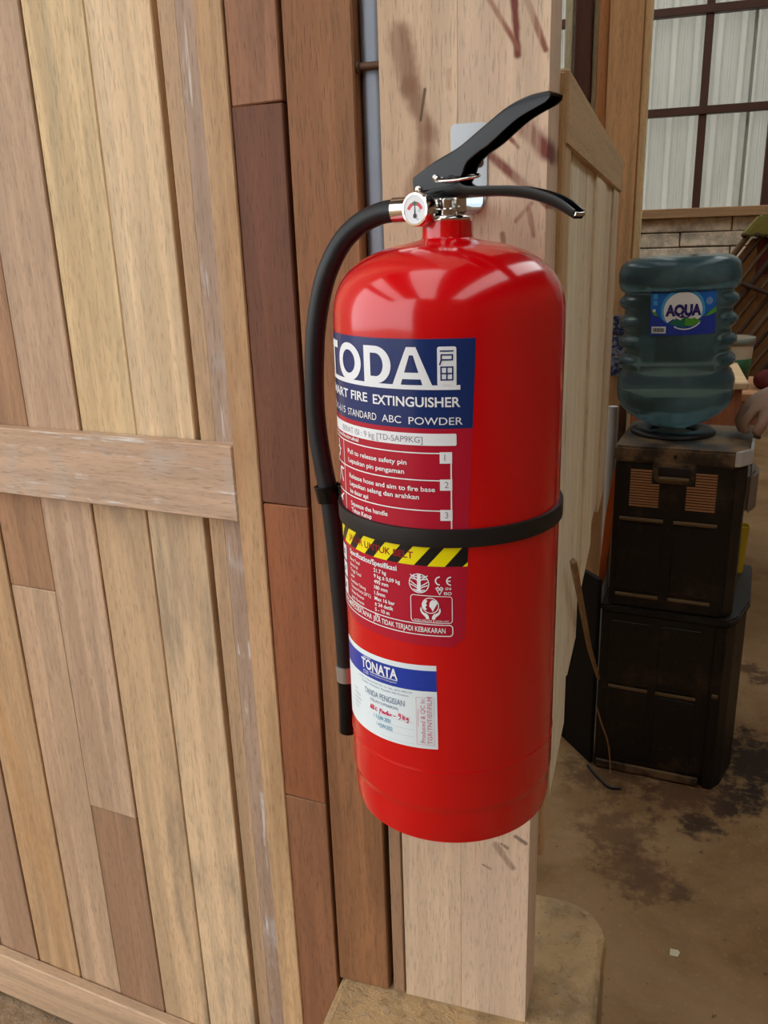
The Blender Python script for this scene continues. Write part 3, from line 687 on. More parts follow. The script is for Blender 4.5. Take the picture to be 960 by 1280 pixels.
# instruction table
S.rect(w, 56.2, 146, 57.2, 200)
for zz, num in ((203.4, '1'), (183.2, '2'), (160.2, '3')):
    S.rect(w, -84, zz - 1.0, 50, zz - 0.15)
    S.rect('ink_white', 48.6, zz - 8.0, 57.4, zz + 0.4)
    S.text('ink_gray', num, 51.9, zz - 6.0, 4.6)
S.rect(w, -46.4, 146, -45.7, 203.2); S.rect(w, -84, 146, -83.4, 203.2)
for tx, x0, zz, x1 in (('Pull to release safety pin', -38, 193.6, 24), ('Lepaskan pin pengaman', -37.5, 186.6, 22), ('Release hose and aim to fire base', -37, 174.2, 45), ('Lepaskan selang dan arahkan', -36.8, 168.0, 33), ('ke dasar api', -36.6, 162.0, -12), ('Squeeze the handle', -36, 152.0, 7), ('Tekan Katup', -35.6, 146.6, -9)):
    S.text(w, tx, x0, zz, 3.5, x1, bold=0.014)
S.line(w, [(-60, 198), (-58, 190), (-62, 186)], 2.2); S.disc(w, -60, 199.5, 1.6, 12); S.line(w, [(-64, 194), (-55, 193)], 1.4)
S.line(w, [(-64, 166), (-58, 178), (-52, 168)], 1.8); S.line(w, [(-58, 178), (-50, 178)], 1.6)
S.disc(w, -58, 152, 2.4, 14); S.line(w, [(-66, 150), (-52, 157)], 1.4)
# hazard band
def lean(v0, v1, a, b): S.poly('ink_yellow', [(a, v0), (b, v0), (b + (v1 - v0) * .86, v1), (a + (v1 - v0) * .86, v1)])
S.poly('ink_black', [(-90, 116), (edge(116), 116), (edge(145), 145), (-90, 145)])
for k in range(-5, 1): lean(116, 133, 38.2 + 23.5 * k, 51.4 + 23.5 * k)
S.poly('ink_yellow', [(64.6, 116), (edge(116), 116), (edge(119.5), 119.5)])
S.text('ink_red_dark', 'JALUR UNTUK BELT', -44, 121.2, 5.2, 27.5, bold=0.016)
# specification
S.text(w, 'Specification/Spesifikasi', -43, 109.2, 4.2, 13.5, bold=0.02)
rows = [('Berat Total', '21.7 kg'), ('Berat Isi', '9 kg \u00b1 0,09 kg'), ('Tinggi Total', '490 mm'), ('Lebar', '180 mm'), ('Ketebalan Tabung', '1.5mm'), ('Tekanan Kerja (20\u00b0C)', 'Max 16 bar'), ('Waktu Pancaran', '\u00b1 24 detik'), ('Jarak Pancaran', '5 - 10 m'), ('Gas Pendorong', 'N\u2082')]
for i, (a, b) in enumerate(rows):
    zz = 103.6 - i * 4.75; S.text(w, a, -43.5, zz, 2.6, -43.5 + len(a) * 1.5, bold=0.004); S.text(w, b, -9.0, zz, 3.0, bold=0.018)
for zz in (101, 86, 71): S.rect('ink_white', -66, zz - 2, -53, zz + 11); S.line('ink_gray@2', [(-64, zz + 1), (-57, zz + 7)], 1.2); S.disc('ink_gray@2', -60, zz + 4, 2.4, 14)
S.rring(w, -86, 58.6, 57.4, 68.6, 3.0, 0.75)
S.text(w, 'DILARANG MENCOBA APAR', -76, 61.6, 4.2, -13, bold=0.008); S.text(w, 'JIKA TIDAK TERJADI KEBAKARAN', -11.5, 61.4, 4.2, 51.5, bold=0.008)
# round tree mark
S.ring(w, 31.6, 101.6, 8.0, 0.7); S.rect(w, 30.2, 94.6, 33.0, 108.8)
for sgn in (-1, 1):
    for q, (y0, y1) in enumerate(((97, 100.4), (98.6, 103), (104.5, 105.6), (102.6, 108.2), (96, 96.4), (106.4, 108.4))):
        S.line(w, [(31.6, y0), (31.6 + sgn * (3.0 + (q % 3) * .8), (y0 + y1) / 2), (31.6 + sgn * (6.6 - (q == 4) * 2.2 - (q == 5) * 2.6), y1)], 0.75)
    S.line(w, [(31.6, 95.4), (31.6 + sgn * 3.6, 94.8)], 0.7)
# CE
S.arc(w, 47.6, 104.6, 3.7, 1.0, 90, 270); S.arc(w, 56.0, 104.6, 3.7, 1.0, 90, 270); S.rect(w, 53.0, 104.1, 55.6, 105.1)
S.line(w, [(44.6, 98.6), (46.2, 99.6), (47.4, 98.2), (48.6, 99.6), (50.0, 98.6), (47.4, 93.4), (44.6, 98.6)], 0.6); S.line(w, [(45.6, 98.4), (49.2, 96.4)], 0.5); S.line(w, [(49.2, 98.2), (45.8, 96.4)], 0.5)
S.text(w, '.SNI', 51.2, 97.4, 2.0, 56, bold=0.01); S.text(w, 'ISO', 50.6, 93.4, 2.2, 56.4, bold=0.02)
# hands round a globe
S.rring(w, 24.6, 69.6, 57.0, 92.2, 2.6, 0.55)
S.ring(w, 40.2, 84.0, 6.6, 0.65)
S.poly(w, [(39.8, 86.6), (41.6, 88.8), (44.4, 88.4), (45.6, 86.2), (44.4, 83.8), (43.2, 81.6), (42.0, 79.0), (41.0, 81.4), (39.4, 83.4)])
S.poly(w, [(34.2, 85.4), (36.2, 88.6), (38.0, 88.0), (36.8, 85.6), (37.6, 84.0), (36.2, 82.6), (37.6, 80.8), (36.0, 80.2), (34.2, 82.6)])
for sgn in (-1, 1):
    S.poly(w, [(40.2 + sgn * x, y) for x, y in ((1.0, 72.6), (3.4, 72.6), (4.0, 74.4), (6.8, 77.0), (7.9, 79.4), (7.6, 82.2), (6.8, 81.6), (6.4, 79.0), (4.4, 77.6), (3.0, 77.4), (1.4, 75.4))])
S.text(w, 'NON HALON & NON CFC', 27.2, 70.6, 1.5, 54.4)
lab = S.build({'label_crimson': 'main_label'}, wrap, fe, 3.0, ['label_crimson'])[0]
S.build({'label_navy': 'navy_panel', 'ink_white': 'white_lettering', 'label_navy@2': 'sign_characters', 'ink_gray': 'gray_lettering', 'ink_gray@2': 'pictograms', 'ink_black': 'hazard_band', 'ink_yellow': 'hazard_stripes', 'ink_red_dark': 'red_lettering'},
        lambda u, v, l: wrap(u, v, l + 1), lab, 3.0, ['label_navy', 'ink_black', 'ink_yellow', 'ink_red_dark', 'ink_white', 'ink_gray', 'ink_gray@2', 'label_navy@2'])
# ---------------- service label, lower left
T = Print()
def tilt(u, v): return u, v + (u - 44) * 0.055
T.poly('paper_white', [(-66, 33.0), (-66, -42.0), (44.6, -42.0), (44.0, 33.0)])
T.poly('ink_blue', [(-66, 28.4), (-66, 10.2), (44.2, 10.2), (44.0, 28.4)])
T.text(w, 'TONATA', -30, 17.6, 8.4, 11.6, bold=0.03); T.rect(w, -27, 27.2, -17, 27.9); T.rect(w, -18.5, 16.0, 11.6, 16.7)
T.text(w, 'CSS', -27.8, 12.6, 3.0, -20.4, bold=0.0); T.text(w, 'Smart Quality Fire Extinguisher', -18, 13.6, 1.4, 11)
g = 'ink_gray_blue'
T.text(g, 'Alamat : Jl. Raya Industri No. 12, Telp. (021) 5901234', -36, 6.8, 1.5, 24); T.text(g, 'Pengisian - Perawatan - Penjualan Alat Pemadam', -32, 3.6, 1.5, 21)
T.text(g, 'TANDA PENGISIAN', -27.5, -6.0, 5.4, 17.0); T.text(g, '(TELAH DIPERIKSA)', -20, -10.6, 2.4, 11)
pen = 'ink_pen'
def scrawl(pts, x, y, k=1.0): T.line(pen, [(x + a * k, y + b * k) for a, b in pts], 0.75)
scrawl([(0, 0), (1.4, 4), (2.2, 0), (0.4, 1.6), (2.4, 1.4)], -20, -18); scrawl([(0, 4.2), (0, 0), (1.8, 0.6), (0.3, 1.9), (1.6, 3.2), (0, 4)], -16.6, -18); scrawl([(2, 3), (0.4, 2.4), (0.4, 0.4), (2, 0.2)], -13.4, -18)
scrawl([(0, -1.6), (0.9, 3.6), (2.6, 2.6), (0.6, 1.2)], -8.6, -18); scrawl([(0, 1.8), (1, 2), (1, 0.2), (0, 0.4), (0, 1.8)], -5.4, -18); scrawl([(0, 2), (0.4, 0.2), (1, 1.4), (1.6, 0.2), (2.2, 2)], -3.8, -18); scrawl([(1.2, 0.2), (0, 0.6), (0.6, 1.8), (1.4, 3.6), (1.4, 0)], -1.0, -18); scrawl([(0, 1), (1, 1.6), (0.4, 0.2), (1.6, 0.4)], 1.0, -18); scrawl([(0, 0), (0.3, 1.8), (1.2, 1.6)], 3.2, -18)
scrawl([(0, 1), (2, 1.2)], 6.6, -18); scrawl([(2, 2.6), (0.4, 2.6), (0.6, 4.6), (2, 4.4), (2.2, 1), (0.6, -0.6)], 11, -18.2); scrawl([(0, 4), (0.4, 0), (0.2, 1.4), (1.8, 3), (0.6, 1.4), (2, 0)], 15.2, -18.2); scrawl([(1.6, 2.4), (0, 2), (0.4, 0.8), (1.6, 2.2), (1.4, -1.8), (0, -2)], 18.4, -18.2)
cy = 'ink_cyan'
T.text(cy, '1 3 JUN 2021', -15.5, -24.8, 3.4, 3, bold=0.012); T.text(cy, '1 4 JUN 2022', -12.5, -31.6, 3.4, 5, bold=0.008)
for i, tx in enumerate(('Media :', 'Jenis Media', 'Tgl. Pengisian', 'Kadaluarsa', 'Petugas')): T.text(g, tx, -47, -9.5 - i * 4.2, 1.7)
for i in range(4): T.rect('paper_line', -10, -19.8 - i * 6.4, 25, -19.5 - i * 6.4)
T.rring('ink_stamp', 27.2, -38.4, 42.2, 4.8, 0.6, 0.22)
T.text('ink_stamp', 'Produced & QC In', 34.4, -36.6, 3.6, None, rot=90); T.text('ink_stamp', 'TGR/TNT/07/FILM', 40.2, -37.2, 3.8, None, rot=90); T.rect('ink_stamp', 28.6, -22, 28.9, -6)
w2 = lambda u, v, l: wrap(*tilt(u, v), l)
lab2 = T.build({'paper_white': 'service_label'}, w2, fe, 3.0, ['paper_white'])[0]
T.build({'ink_blue': 'blue_band', 'ink_white': 'white_lettering', 'ink_gray_blue': 'small_print', 'ink_cyan': 'date_stamps', 'ink_pen': 'handwriting', 'ink_stamp': 'stamp_box', 'paper_line': 'ruled_lines'},
        lambda u, v, l: w2(u, v, l + 1), lab2, 3.0, ['ink_blue', 'paper_line', 'ink_gray_blue', 'ink_cyan', 'ink_pen', 'ink_stamp', 'ink_white'])

# ------------------------------------------------------------------ wall bracket
br = empty('wall_bracket', (-0.1615, YP, 1.372)); tag(br, 'zinc plated bracket screwed to the post behind the extinguisher handle', 'bracket')
pts = []
hw = 0.0158
for cx, cz, a0 in ((hw - .004, 0.064, 0), (-hw + .004, 0.064, 90)):
    for k in range(6): a = R_(a0 + 18 * k); pts.append((cx + .004 * math.cos(a), cz + .004 * math.sin(a)))
pts += [(-hw, 0.010), (-hw + .003, 0.001), (-hw + .010, -0.004), (hw - .010, -0.004), (hw - .003, 0.001), (hw, 0.010)]
prism('plate', pts, -0.002, 0.0, 'zinc', br, 'Y', 0.0004)
vs, fs = [], []                                          # arm curling out from the plate to the valve neck
arm = [(-0.002, 0.012, hw * .8), (-0.005, 0.004, hw * .8), (-0.013, 0.0008, hw * .8), (-0.045, 0.0, hw * .8), (-0.080, 0.0, hw * .9)]
for i, (y, z, h_) in enumerate(arm):
    vs += [(-h_, y, z), (h_, y, z), (h_, y + .0003, z - .002), (-h_, y + .0003, z - .002)]
for i in range(len(arm) - 1):
    for q in range(4): fs.append((i * 4 + q, i * 4 + (q + 1) % 4, i * 4 + 4 + (q + 1) % 4, i * 4 + 4 + q))
fs += [(0, 1, 2, 3), (16, 17, 18, 19)]
fromdata('arm', vs, fs, 'zinc', br)
for s in (-1, 1): box('fork_prong', s * 0.0145 - 0.003, s * 0.0145 + 0.003, -0.116, -0.079, -0.0022, -0.0002, 'zinc', br, 0.0005)
for px, py in ((594, 176), (598, 203)):
    p = atY(px, py, YP - 0.004)
    sc_ = lathe('screw', [(0, 0.0019), (0.0042, 0.0019), (0.0040, 0.0030), (0.0028, 0.0042), (0.0009, 0.0047), (0, 0.0040)], 'screw', br, 20, loc=(p.x + 0.1615, 0, p.z - 1.372), mat=Matrix.Rotation(R_(90), 3, 'X'))

# ================================================================== WATER DISPENSER CORNER
def grime(name, c, dust, lo=0.5, rough=0.4, amt=0.6):
    t = NT(name); v = t.coord(rnd=False); n = t.noise(v, 9, 6, 0.7); n2 = t.noise(v, 60, 4, 0.6)
    m = t.math('MULTIPLY', t.step(n, lo, lo + 0.2), amt)
    col = t.mix(m, lin(c), lin(dust)); col = t.mix(t.math('MULTIPLY', t.step(n2, 0.6, 0.72), 0.25), col, lin(dust))
    return t.fin(col, t.math('ADD', rough, t.math('MULTIPLY', m, 0.3)), 0, 0.4)
M['dusty_black'] = grime('dusty_black_plastic', (15, 13, 12), (74, 58, 44), 0.52)
M['dusty_top'] = grime('dusty_lid', (44, 35, 28), (128, 100, 70), 0.42, 0.5, 0.8)
M['dusty_dark'] = grime('dusty_dark_cabinet', (20, 17, 15), (84, 64, 46), 0.52, 0.45)
M['slat'] = plain('dusty_slat', (166, 118, 82), 0.7, 0, 0.3, 0.15, 40)
M['ridge'] = plain('dusty_ridge', (104, 82, 56), 0.7, 0, 0.3, 0.2, 40)
M['silver'] = plain('silver_trim', (205, 208, 210), 0.3, 0.5, 0.5, 0.05)
M['gray_plastic'] = plain('gray_plastic', (112, 98, 84), 0.5, 0, 0.4, 0.15)
O3 = atZ(744, 957, 0); RZ = R_(-6)
cab = empty('black_cabinet', O3, RZ); tag(cab, 'scuffed black floor cabinet under the water dispenser', 'cabinet')
foot = [(-0.004, 0.0), (0.258, 0.0), (0.258, 0.010), (0.264, 0.010), (0.264, 0.0), (0.286, -0.004), (0.306, 0.03), (0.328, 0.13), (0.328, 0.38), (-0.004, 0.38)]
prism('body', foot, 0.0, 0.452, 'dusty_dark', cab, 'Z', 0.003)
foot2 = [(-0.007, -0.005), (0.290, -0.009), (0.312, 0.028), (0.334, 0.13), (0.334, 0.385), (-0.007, 0.385)]
prism('lid', foot2, 0.4525, 0.470, 'dusty_dark', cab, 'Z', 0.004)
for x0, x1 in ((0.022, 0.118), (0.137, 0.232)):
    box('ridge', x0, x1, -0.006, 0.002, 0.243, 0.250, 'ridge', cab, 0.001)
    box('panel', x0, x1, -0.003, 0.001, 0.036, 0.236, 'dusty_dark', cab, 0.002); box('panel', x0, x1, -0.003, 0.001, 0.258, 0.430, 'dusty_dark', cab, 0.002)
box('skirting', 0.0, 0.255, -0.006, 0.002, 0.004, 0.026, 'dusty_top', cab, 0.002)
box('catch', 0.268, 0.282, -0.010, 0.004, 0.262, 0.270, 'ridge', cab, 0.001)
DZ0 = 0.471
dis = empty('water_dispenser', O3 + Vector((0, 0, DZ0)), RZ); tag(dis, 'black water dispenser seen from its vented back, standing on the black cabinet', 'water dispenser')
def dz(z): return z - DZ0
prism('body', [(0.010, 0.0), (0.272, 0.0), (0.294, 0.030), (0.298, 0.28), (0.010, 0.28)], 0.0, dz(0.836), 'dusty_black', dis, 'Z', 0.004)
prism('lid', [(0.006, -0.004), (0.266, -0.004), (0.276, 0.0), (0.300, 0.034), (0.302, 0.288), (0.006, 0.288)], dz(0.8365), dz(0.874), 'dusty_top', dis, 'Z', 0.005)
prism('silver_corner', [(0.2685, -0.0065), (0.280, -0.004), (0.304, 0.034), (0.306, 0.15), (0.2995, 0.15), (0.298, 0.036), (0.272, 0.001)], dz(0.842), dz(0.876), 'silver', dis, 'Z', 0.001)
rows_ = 15
for side, (a, b, a2, b2) in enumerate(((0.046, 0.112, 0.046, 0.094), (0.172, 0.236, 0.190, 0.236))):
    for k in range(rows_):
        z = 0.731 + k * 0.00655
        x0, x1 = (a, b) if z < 0.788 else (a2, b2)
        if z > 0.822: continue
        box('vent_slat', x0, x1, -0.0035, 0.001, dz(z), dz(z + 0.0036), 'slat', dis, 0.0)
hdl = prism('back_handle', [(0.096, dz(.842)), (0.186, dz(.842)), (0.190, dz(.836)), (0.188, dz(.800)), (0.178, dz(.792)), (0.108, dz(.792)), (0.098, dz(.800)), (0.094, dz(.836))], -0.007, 0.001, 'dusty_top', dis, 'Y', 0.002)
box('grip_recess', 0.106, 0.180, -0.0078, -0.004, dz(.808), dz(.832), 'black_rubber', hdl, 0.002)
box('grip_lip', 0.110, 0.176, -0.012, -0.004, dz(.799), dz(.808), 'ridge', hdl, 0.002)
lathe('lock_hole', [(0, 0), (0.004, 0), (0.004, 0.0012), (0, 0.0012)], 'black_rubber', dis, 14, loc=(0.143, -0.0040, dz(0.857)), mat=Matrix.Rotation(R_(90), 3, 'X'))
for z in (0.698, 0.503):
    for x0, x1 in ((0.026, 0.126), (0.149, 0.244)): box('ridge', x0, x1, -0.007, 0.002, dz(z - .003), dz(z + .004), 'ridge', dis, 0.001)
for x0, x1 in ((0.026, 0.126), (0.149, 0.244)): box('panel', x0, x1, -0.003, 0.001, dz(0.516), dz(0.688), 'dusty_black', dis, 0.002)
prism('tap_housing', [(0.2975, 0.10), (0.312, 0.11), (0.322, 0.15), (0.322, 0.21), (0.2975, 0.24)], dz(0.70), dz(0.80), 'gray_plastic', dis, 'Z', 0.008)
bc = Vector((0.053, 2.158, 0.874))
bl_ = Matrix.Rotation(-RZ, 3, 'Z') @ (bc - O3)
lathe('bottle_seat', [(0.052, 0), (0.098, 0), (0.100, 0.004), (0.092, 0.012), (0.066, 0.014), (0.056, 0.006), (0.052, 0.0)], 'black_rubber', dis, 48, loc=(bl_.x, bl_.y, dz(0.8735)))

# ---------------- water bottle, upside down in the dispenser
def water_mat():
    t = NT('blue_water_bottle'); v = t.coord(rnd=False); n = t.noise(v, 14, 4, 0.6)
    col = t.mix(n, lin((82, 114, 126)), lin((104, 138, 150)))
    t.fin(col, 0.16, 0, 0.5)
    t.b.inputs['Transmission Weight'].default_value = 0.72; t.b.inputs['IOR'].default_value = 1.2
    return t.m
M['water'] = water_mat()
bot = empty('water_bottle', (bc.x, bc.y, 0.8885)); bot.rotation_euler = (0, R_(-1.6), 0)
tag(bot, 'blue ribbed water bottle upside down on the black dispenser', 'bottle')
ZB2 = 0.8885
def brad(z, th):
    key = [(0.8885, .036), (0.900, .062), (0.912, .088), (0.926, .108), (0.945, .126), (0.962, .1335), (0.985, .1355), (1.008, .1345), (1.020, .1300), (1.026, .1262), (1.033, .1255), (1.10, .1265), (1.20, .1265), (1.214, .1275), (1.222, .1330), (1.236, .1365), (1.256, .1365), (1.272, .1320), (1.283, .1220), (1.290, .1040)]
    r = key[-1][1]
    for (za, ra), (zb, rb) in zip(key, key[1:]):
        if za <= z <= zb:
            f = (z - za) / (zb - za); r = ra + (rb - ra) * f; break
    # grip ribs on the sides only, plain panel front and back
    side = abs(math.sin(th)); w_ = max(0.0, min(1.0, (side - 0.62) / 0.18)); w_ = w_ * w_ * (3 - 2 * w_)
    if 1.03 < z < 1.214:
        ph = (z - 1.03) / (1.214 - 1.03) * 4
        c_ = math.cos(2 * PI * ph + PI); r += w_ * (0.0065 * math.copysign(abs(c_) ** 0.55, c_) + 0.001)
    return r
zs = [0.8885 + 0.004 * i for i in range(101)]; zs = [z for z in zs if z < 1.29] + [1.290]
vs, fs = [], []; NS = 96
for z in zs:
    for k in range(NS):
        th = 2 * PI * k / NS; r = brad(z, th); vs.append((r * math.sin(th), -r * math.cos(th), z - ZB2))
nz = len(zs)
for i in range(nz - 1):
    for k in range(NS): fs.append((i * NS + k, i * NS + (k + 1) % NS, (i + 1) * NS + (k + 1) % NS, (i + 1) * NS + k))
vs.append((0, 0, 0)); fs += [(len(vs) - 1, (k + 1) % NS, k) for k in range(NS)]
vs.append((0, 0, 1.284 - ZB2)); fs += [(len(vs) - 1, (nz - 1) * NS + k, (nz - 1) * NS + (k + 1) % NS) for k in range(NS)]
fromdata('shell', vs, fs, 'water', bot, True)
tube('moulded_rib', [(0.1268 * math.sin(R_(a)), -0.1268 * math.cos(R_(a)), 1.217 - ZB2) for a in range(-60, 90, 5)], 0.0018, 'water', bot, 6)
AQ = Print(); lw, lh = 92.0, 62.0
AQ.rect('label_sky', -lw / 2, -lh / 2, lw / 2, lh / 2)
AQ.disc('label_sky_lt', -1, 4, 30.0, 40); AQ.disc('ink_white', -1, 3, 26.0, 44)
AQ.poly('ink_blue', [(-46, 6), (-40, 2), (-32, -6), (-22, -14), (-14, -8), (-6, -13), (0, -10), (10, -14), (20, -9), (34, 0), (46, 8), (46, -31), (-46, -31)])
AQ.poly('ink_green_dark', [(-20, -15), (-10, -7), (-4, -10), (2, -5), (10, -9), (18, -16), (0, -20)])
AQ.poly('ink_green@2', [(2, -5), (8, -9), (14, -7), (24, -12), (12, -19), (2, -17)]); AQ.poly('ink_green@3', [(28, -6), (38, 2), (46, 7), (46, -1), (36, -5)]); AQ.poly('ink_green@4', [(-46, 6), (-38, 2), (-34, -4), (-40, -3)])
AQ.arc('paper_white@4', 2, 4, 27.5, 1.6, 238, 318, 20)
AQ.text('ink_navy', 'AQUA', -24.5, -3.0, 13.6, 23.5, bold=0.065); AQ.arc('ink_navy', 3, 0, 7.0, 1.6, 210, 330)
for k in range(16): AQ.disc('paper_white', -21 + k * 2.8, 3.2 + (k % 2) * 1.2, 0.42, 8)
AQ.rect('paper_white@2', -43, -28, -23, -18.5)
for k in range(11): AQ.rect('ink_black', -41 + k * 1.5, -26, -40.3 + k * 1.5 + (k % 3) * .25, -20.5)
AQ.rrect('label_sky_lt', -42, 20, -36, 27, 1); AQ.rrect('label_sky_lt', -42, 11, -36, 18, 1); AQ.disc('paper_white@3', -40, 4, 2.2, 14)
AQ.disc('label_sky_lt', 35, 15, 5.5, 24); AQ.ring('ink_stamp', 35, 15, 3.6, 0.9)
def hitth(px, py, R=0.1275):
    r = ray(px, py); d = Vector((r.x, r.y)); A = Vector((bc.x, bc.y)); a = d.dot(d); b = -2 * d.dot(A); c = A.dot(A) - R * R
    t = (-b - math.sqrt(b * b - 4 * a * c)) / (2 * a); p = CAM + r * t; return math.atan2(p.x - bc.x, -(p.y - bc.y)), p.z
tha, za = hitth(818, 391); thb, zb = hitth(899, 391); _, zt1 = hitth(858, 363); _, zb1 = hitth(858, 419)
thm = (tha + thb) / 2; ku = (thb - tha) / lw; kv = (zt1 - zb1) / lh; zm = (zt1 + zb1) / 2 - ZB2
def wrapb(u, v, l): th = thm + u * ku; r = 0.1285 + 0.00015 * l; return (r * math.sin(th), -r * math.cos(th), zm + v * kv)
aql = AQ.build({'label_sky': 'label'}, wrapb, bot, 6, ['label_sky'])[0]
aql['label'] = 'blue paper label with mountains and a white disc'
AQ.build({'label_sky_lt': 'pale_halo', 'ink_white': 'white_disc', 'ink_blue': 'blue_hills', 'ink_green_dark': 'dark_green_hill', 'ink_green@2': 'green_hill', 'ink_green@3': 'green_slope', 'ink_green@4': 'green_slope', 'paper_white': 'white_dots', 'paper_white@2': 'barcode_panel', 'paper_white@3': 'white_drop', 'paper_white@4': 'white_swoosh', 'ink_navy': 'brand_lettering', 'ink_black': 'barcode', 'ink_stamp': 'seal'},
         lambda u, v, l: wrapb(u, v, l + 1), aql, 6, ['label_sky_lt', 'ink_white', 'ink_blue', 'ink_green_dark', 'ink_green@2', 'ink_green@3', 'ink_green@4', 'ink_navy', 'paper_white', 'paper_white@2', 'paper_white@3', 'paper_white@4', 'ink_black', 'ink_stamp'])

# ---------------- odds and ends in the gap left of the cabinet
M['shade_board'] = plain('shade_board', (10, 8, 7), 0.7, 0, 0.3, 0.2, 10)  # near-black panel added to stand in for deep shade beneath the partition
bb = box('shade_board', 0, 0.186, -0.006, 0.006, 0, 0.53, 'shade_board', None, 0.002); bb.location = (-0.207, 2.152, 0); bb.rotation_euler = (0, 0, math.atan2(-0.127, 0.099))
tag(bb, 'added black board standing in for the dark shade between partition and black cabinet', 'board')
M['orange'] = plain('orange_paint', (205, 100, 40), 0.45, 0, 0.4, 0.15, 12)
px_ = [(769, 583), (771.5, 600), (768.5, 640), (758, 715), (751.5, 738), (743, 850), (737, 850), (744, 790), (746, 745), (751, 695), (756, 650), (763, 610)]
pl = [atY(x, y, 2.085) for x, y in px_]; pl = [(p.x, p.z) for p in pl]
pl = pl[:5] + [(pl[5][0] - .006, 0.0), (pl[6][0] - .004, 0.0)] + pl[7:]
og = prism('orange_stake', pl, 2.079, 2.092, 'orange', None, 'Y', 0.002); tag(og, 'orange pointed stake standing in the gap beside the black cabinet', 'stake')
M['pvc'] = plain('white_pvc', (205, 205, 205), 0.4, 0, 0.4, 0.05)
p = atY(766.5, 508, 2.22)
pv = tube('white_pipe', [(p.x, 2.22, 0), (p.x, 2.22, p.z * .5), (p.x, 2.22, p.z)], 0.0125, 'pvc', None, 18); tag(pv, 'white plastic pipe standing behind the water dispenser', 'pipe')
p = atY(779, 500, 2.285)
sk = box('wooden_stick', p.x - 0.010, p.x + 0.010, 2.30, 2.322, 0, p.z, wmat((92, 60, 38)), None, 0.002); tag(sk, 'dark brown stick standing behind the water dispenser', 'stick')
p0, p1 = atY(767, 394, CY - 0.003), atY(778, 470, CY - 0.003)
t = NT('blue_print_foil'); v = t.coord(rnd=False); n = t.noise(v, 90, 3, 0.7); M['foil'] = t.fin(t.mix(t.step(n, 0.48, 0.54), lin((30, 48, 96)), lin((150, 160, 180))), 0.35, 0, 0.5)
sa = empty('sachet_strip', ((p0.x + p1.x) / 2, CY - 0.001, p1.z)); tag(sa, 'strip of blue patterned sachets hanging on the wide honey upright', 'sachets')
hz = (p0.z - p1.z) / 3
for k in range(3): box('sachet', p0.x - sa.location.x, p1.x - sa.location.x, -0.006, 0, k * hz + .001, (k + 1) * hz - .001, 'foil', sa, 0.0018)
cable = spline([atZ(735, 957, 0.004), atZ(748, 972, 0.004), atZ(762, 984, 0.004), atZ(776, 985, 0.004)], 6)
cb = tube('black_cable', cable, 0.0035, 'black_rubber', None, 8); tag(cb, 'short black cable lying on the floor before the black cabinet', 'cable')
M['wire'] = plain('copper_wire', (150, 108, 72), 0.5, 0.3, 0.4, 0.1)
wq = [(746, 885), (752, 905), (759, 925), (762, 945)]
e2 = Vector((math.sin(-RZ) * 1.0, math.cos(RZ), 0))
def onfront(x, y, off): r = ray(x, y); n = Vector((-math.sin(RZ), math.cos(RZ), 0)); q = O3 - n * off; t_ = ((q - CAM).dot(n)) / r.dot(n); return CAM + r * t_
wpts = [onfront(x, y, 0.012) for x, y in wq]; e_ = wpts[-1].copy(); wpts.append(Vector((e_.x + .004, e_.y - .012, 0.002)))
wi = tube('brown_wire', spline(wpts, 5), 0.0022, 'wire', None, 6); tag(wi, 'thin brown wire hanging down the front of the black cabinet', 'wire')
pc = atZ(843, 1192, 0)
M['scrap'] = plain('paper_scrap', (205, 195, 165), 0.7, 0, 0.3, 0.05)
ps = fromdata('paper_scrap', [(-.009, -.007, .0), (.006, -.008, .0012), (.010, .002, .003), (.007, .009, .001), (-.008, .008, .0025), (0, 0, .0045), (-.009, -.007, -.0006), (.006, -.008, .0004), (.010, .002, .0022), (.007, .009, .0002), (-.008, .008, .0017), (0, 0, .0037)],
              [(0, 1, 5), (1, 2, 5), (2, 3, 5), (3, 4, 5), (4, 0, 5), (7, 6, 11), (8, 7, 11), (9, 8, 11), (10, 9, 11), (6, 10, 11), (0, 6, 7, 1), (1, 7, 8, 2), (2, 8, 9, 3), (3, 9, 10, 4), (4, 10, 6, 0)], 'scrap'); ps.location = (pc.x, pc.y, 0.0008)
tag(ps, 'crumpled cream paper scrap lying on the bare floor', 'paper')
# yellow cup on the cabinet lid, beside the dispenser
M['yellow'] = plain('yellow_plastic', (190, 165, 30), 0.4, 0, 0.4, 0.06)
yc = Vector((0.0, 0.0, 0)) + O3 + Matrix.Rotation(RZ, 3, 'Z') @ Vector((0.294, 0.325, 0))
yl = lathe('yellow_cup', [(0, 0), (0.016, 0), (0.0165, 0.002), (0.0225, 0.13), (0.0235, 0.132), (0.0215, 0.132), (0.0155, 0.006), (0, 0.005)], 'yellow', None, 28, sharp=35); yl.location = (yc.x, yc.y, 0.4702)
tag(yl, 'tall yellow plastic cup on the lid of the black cabinet', 'cup')

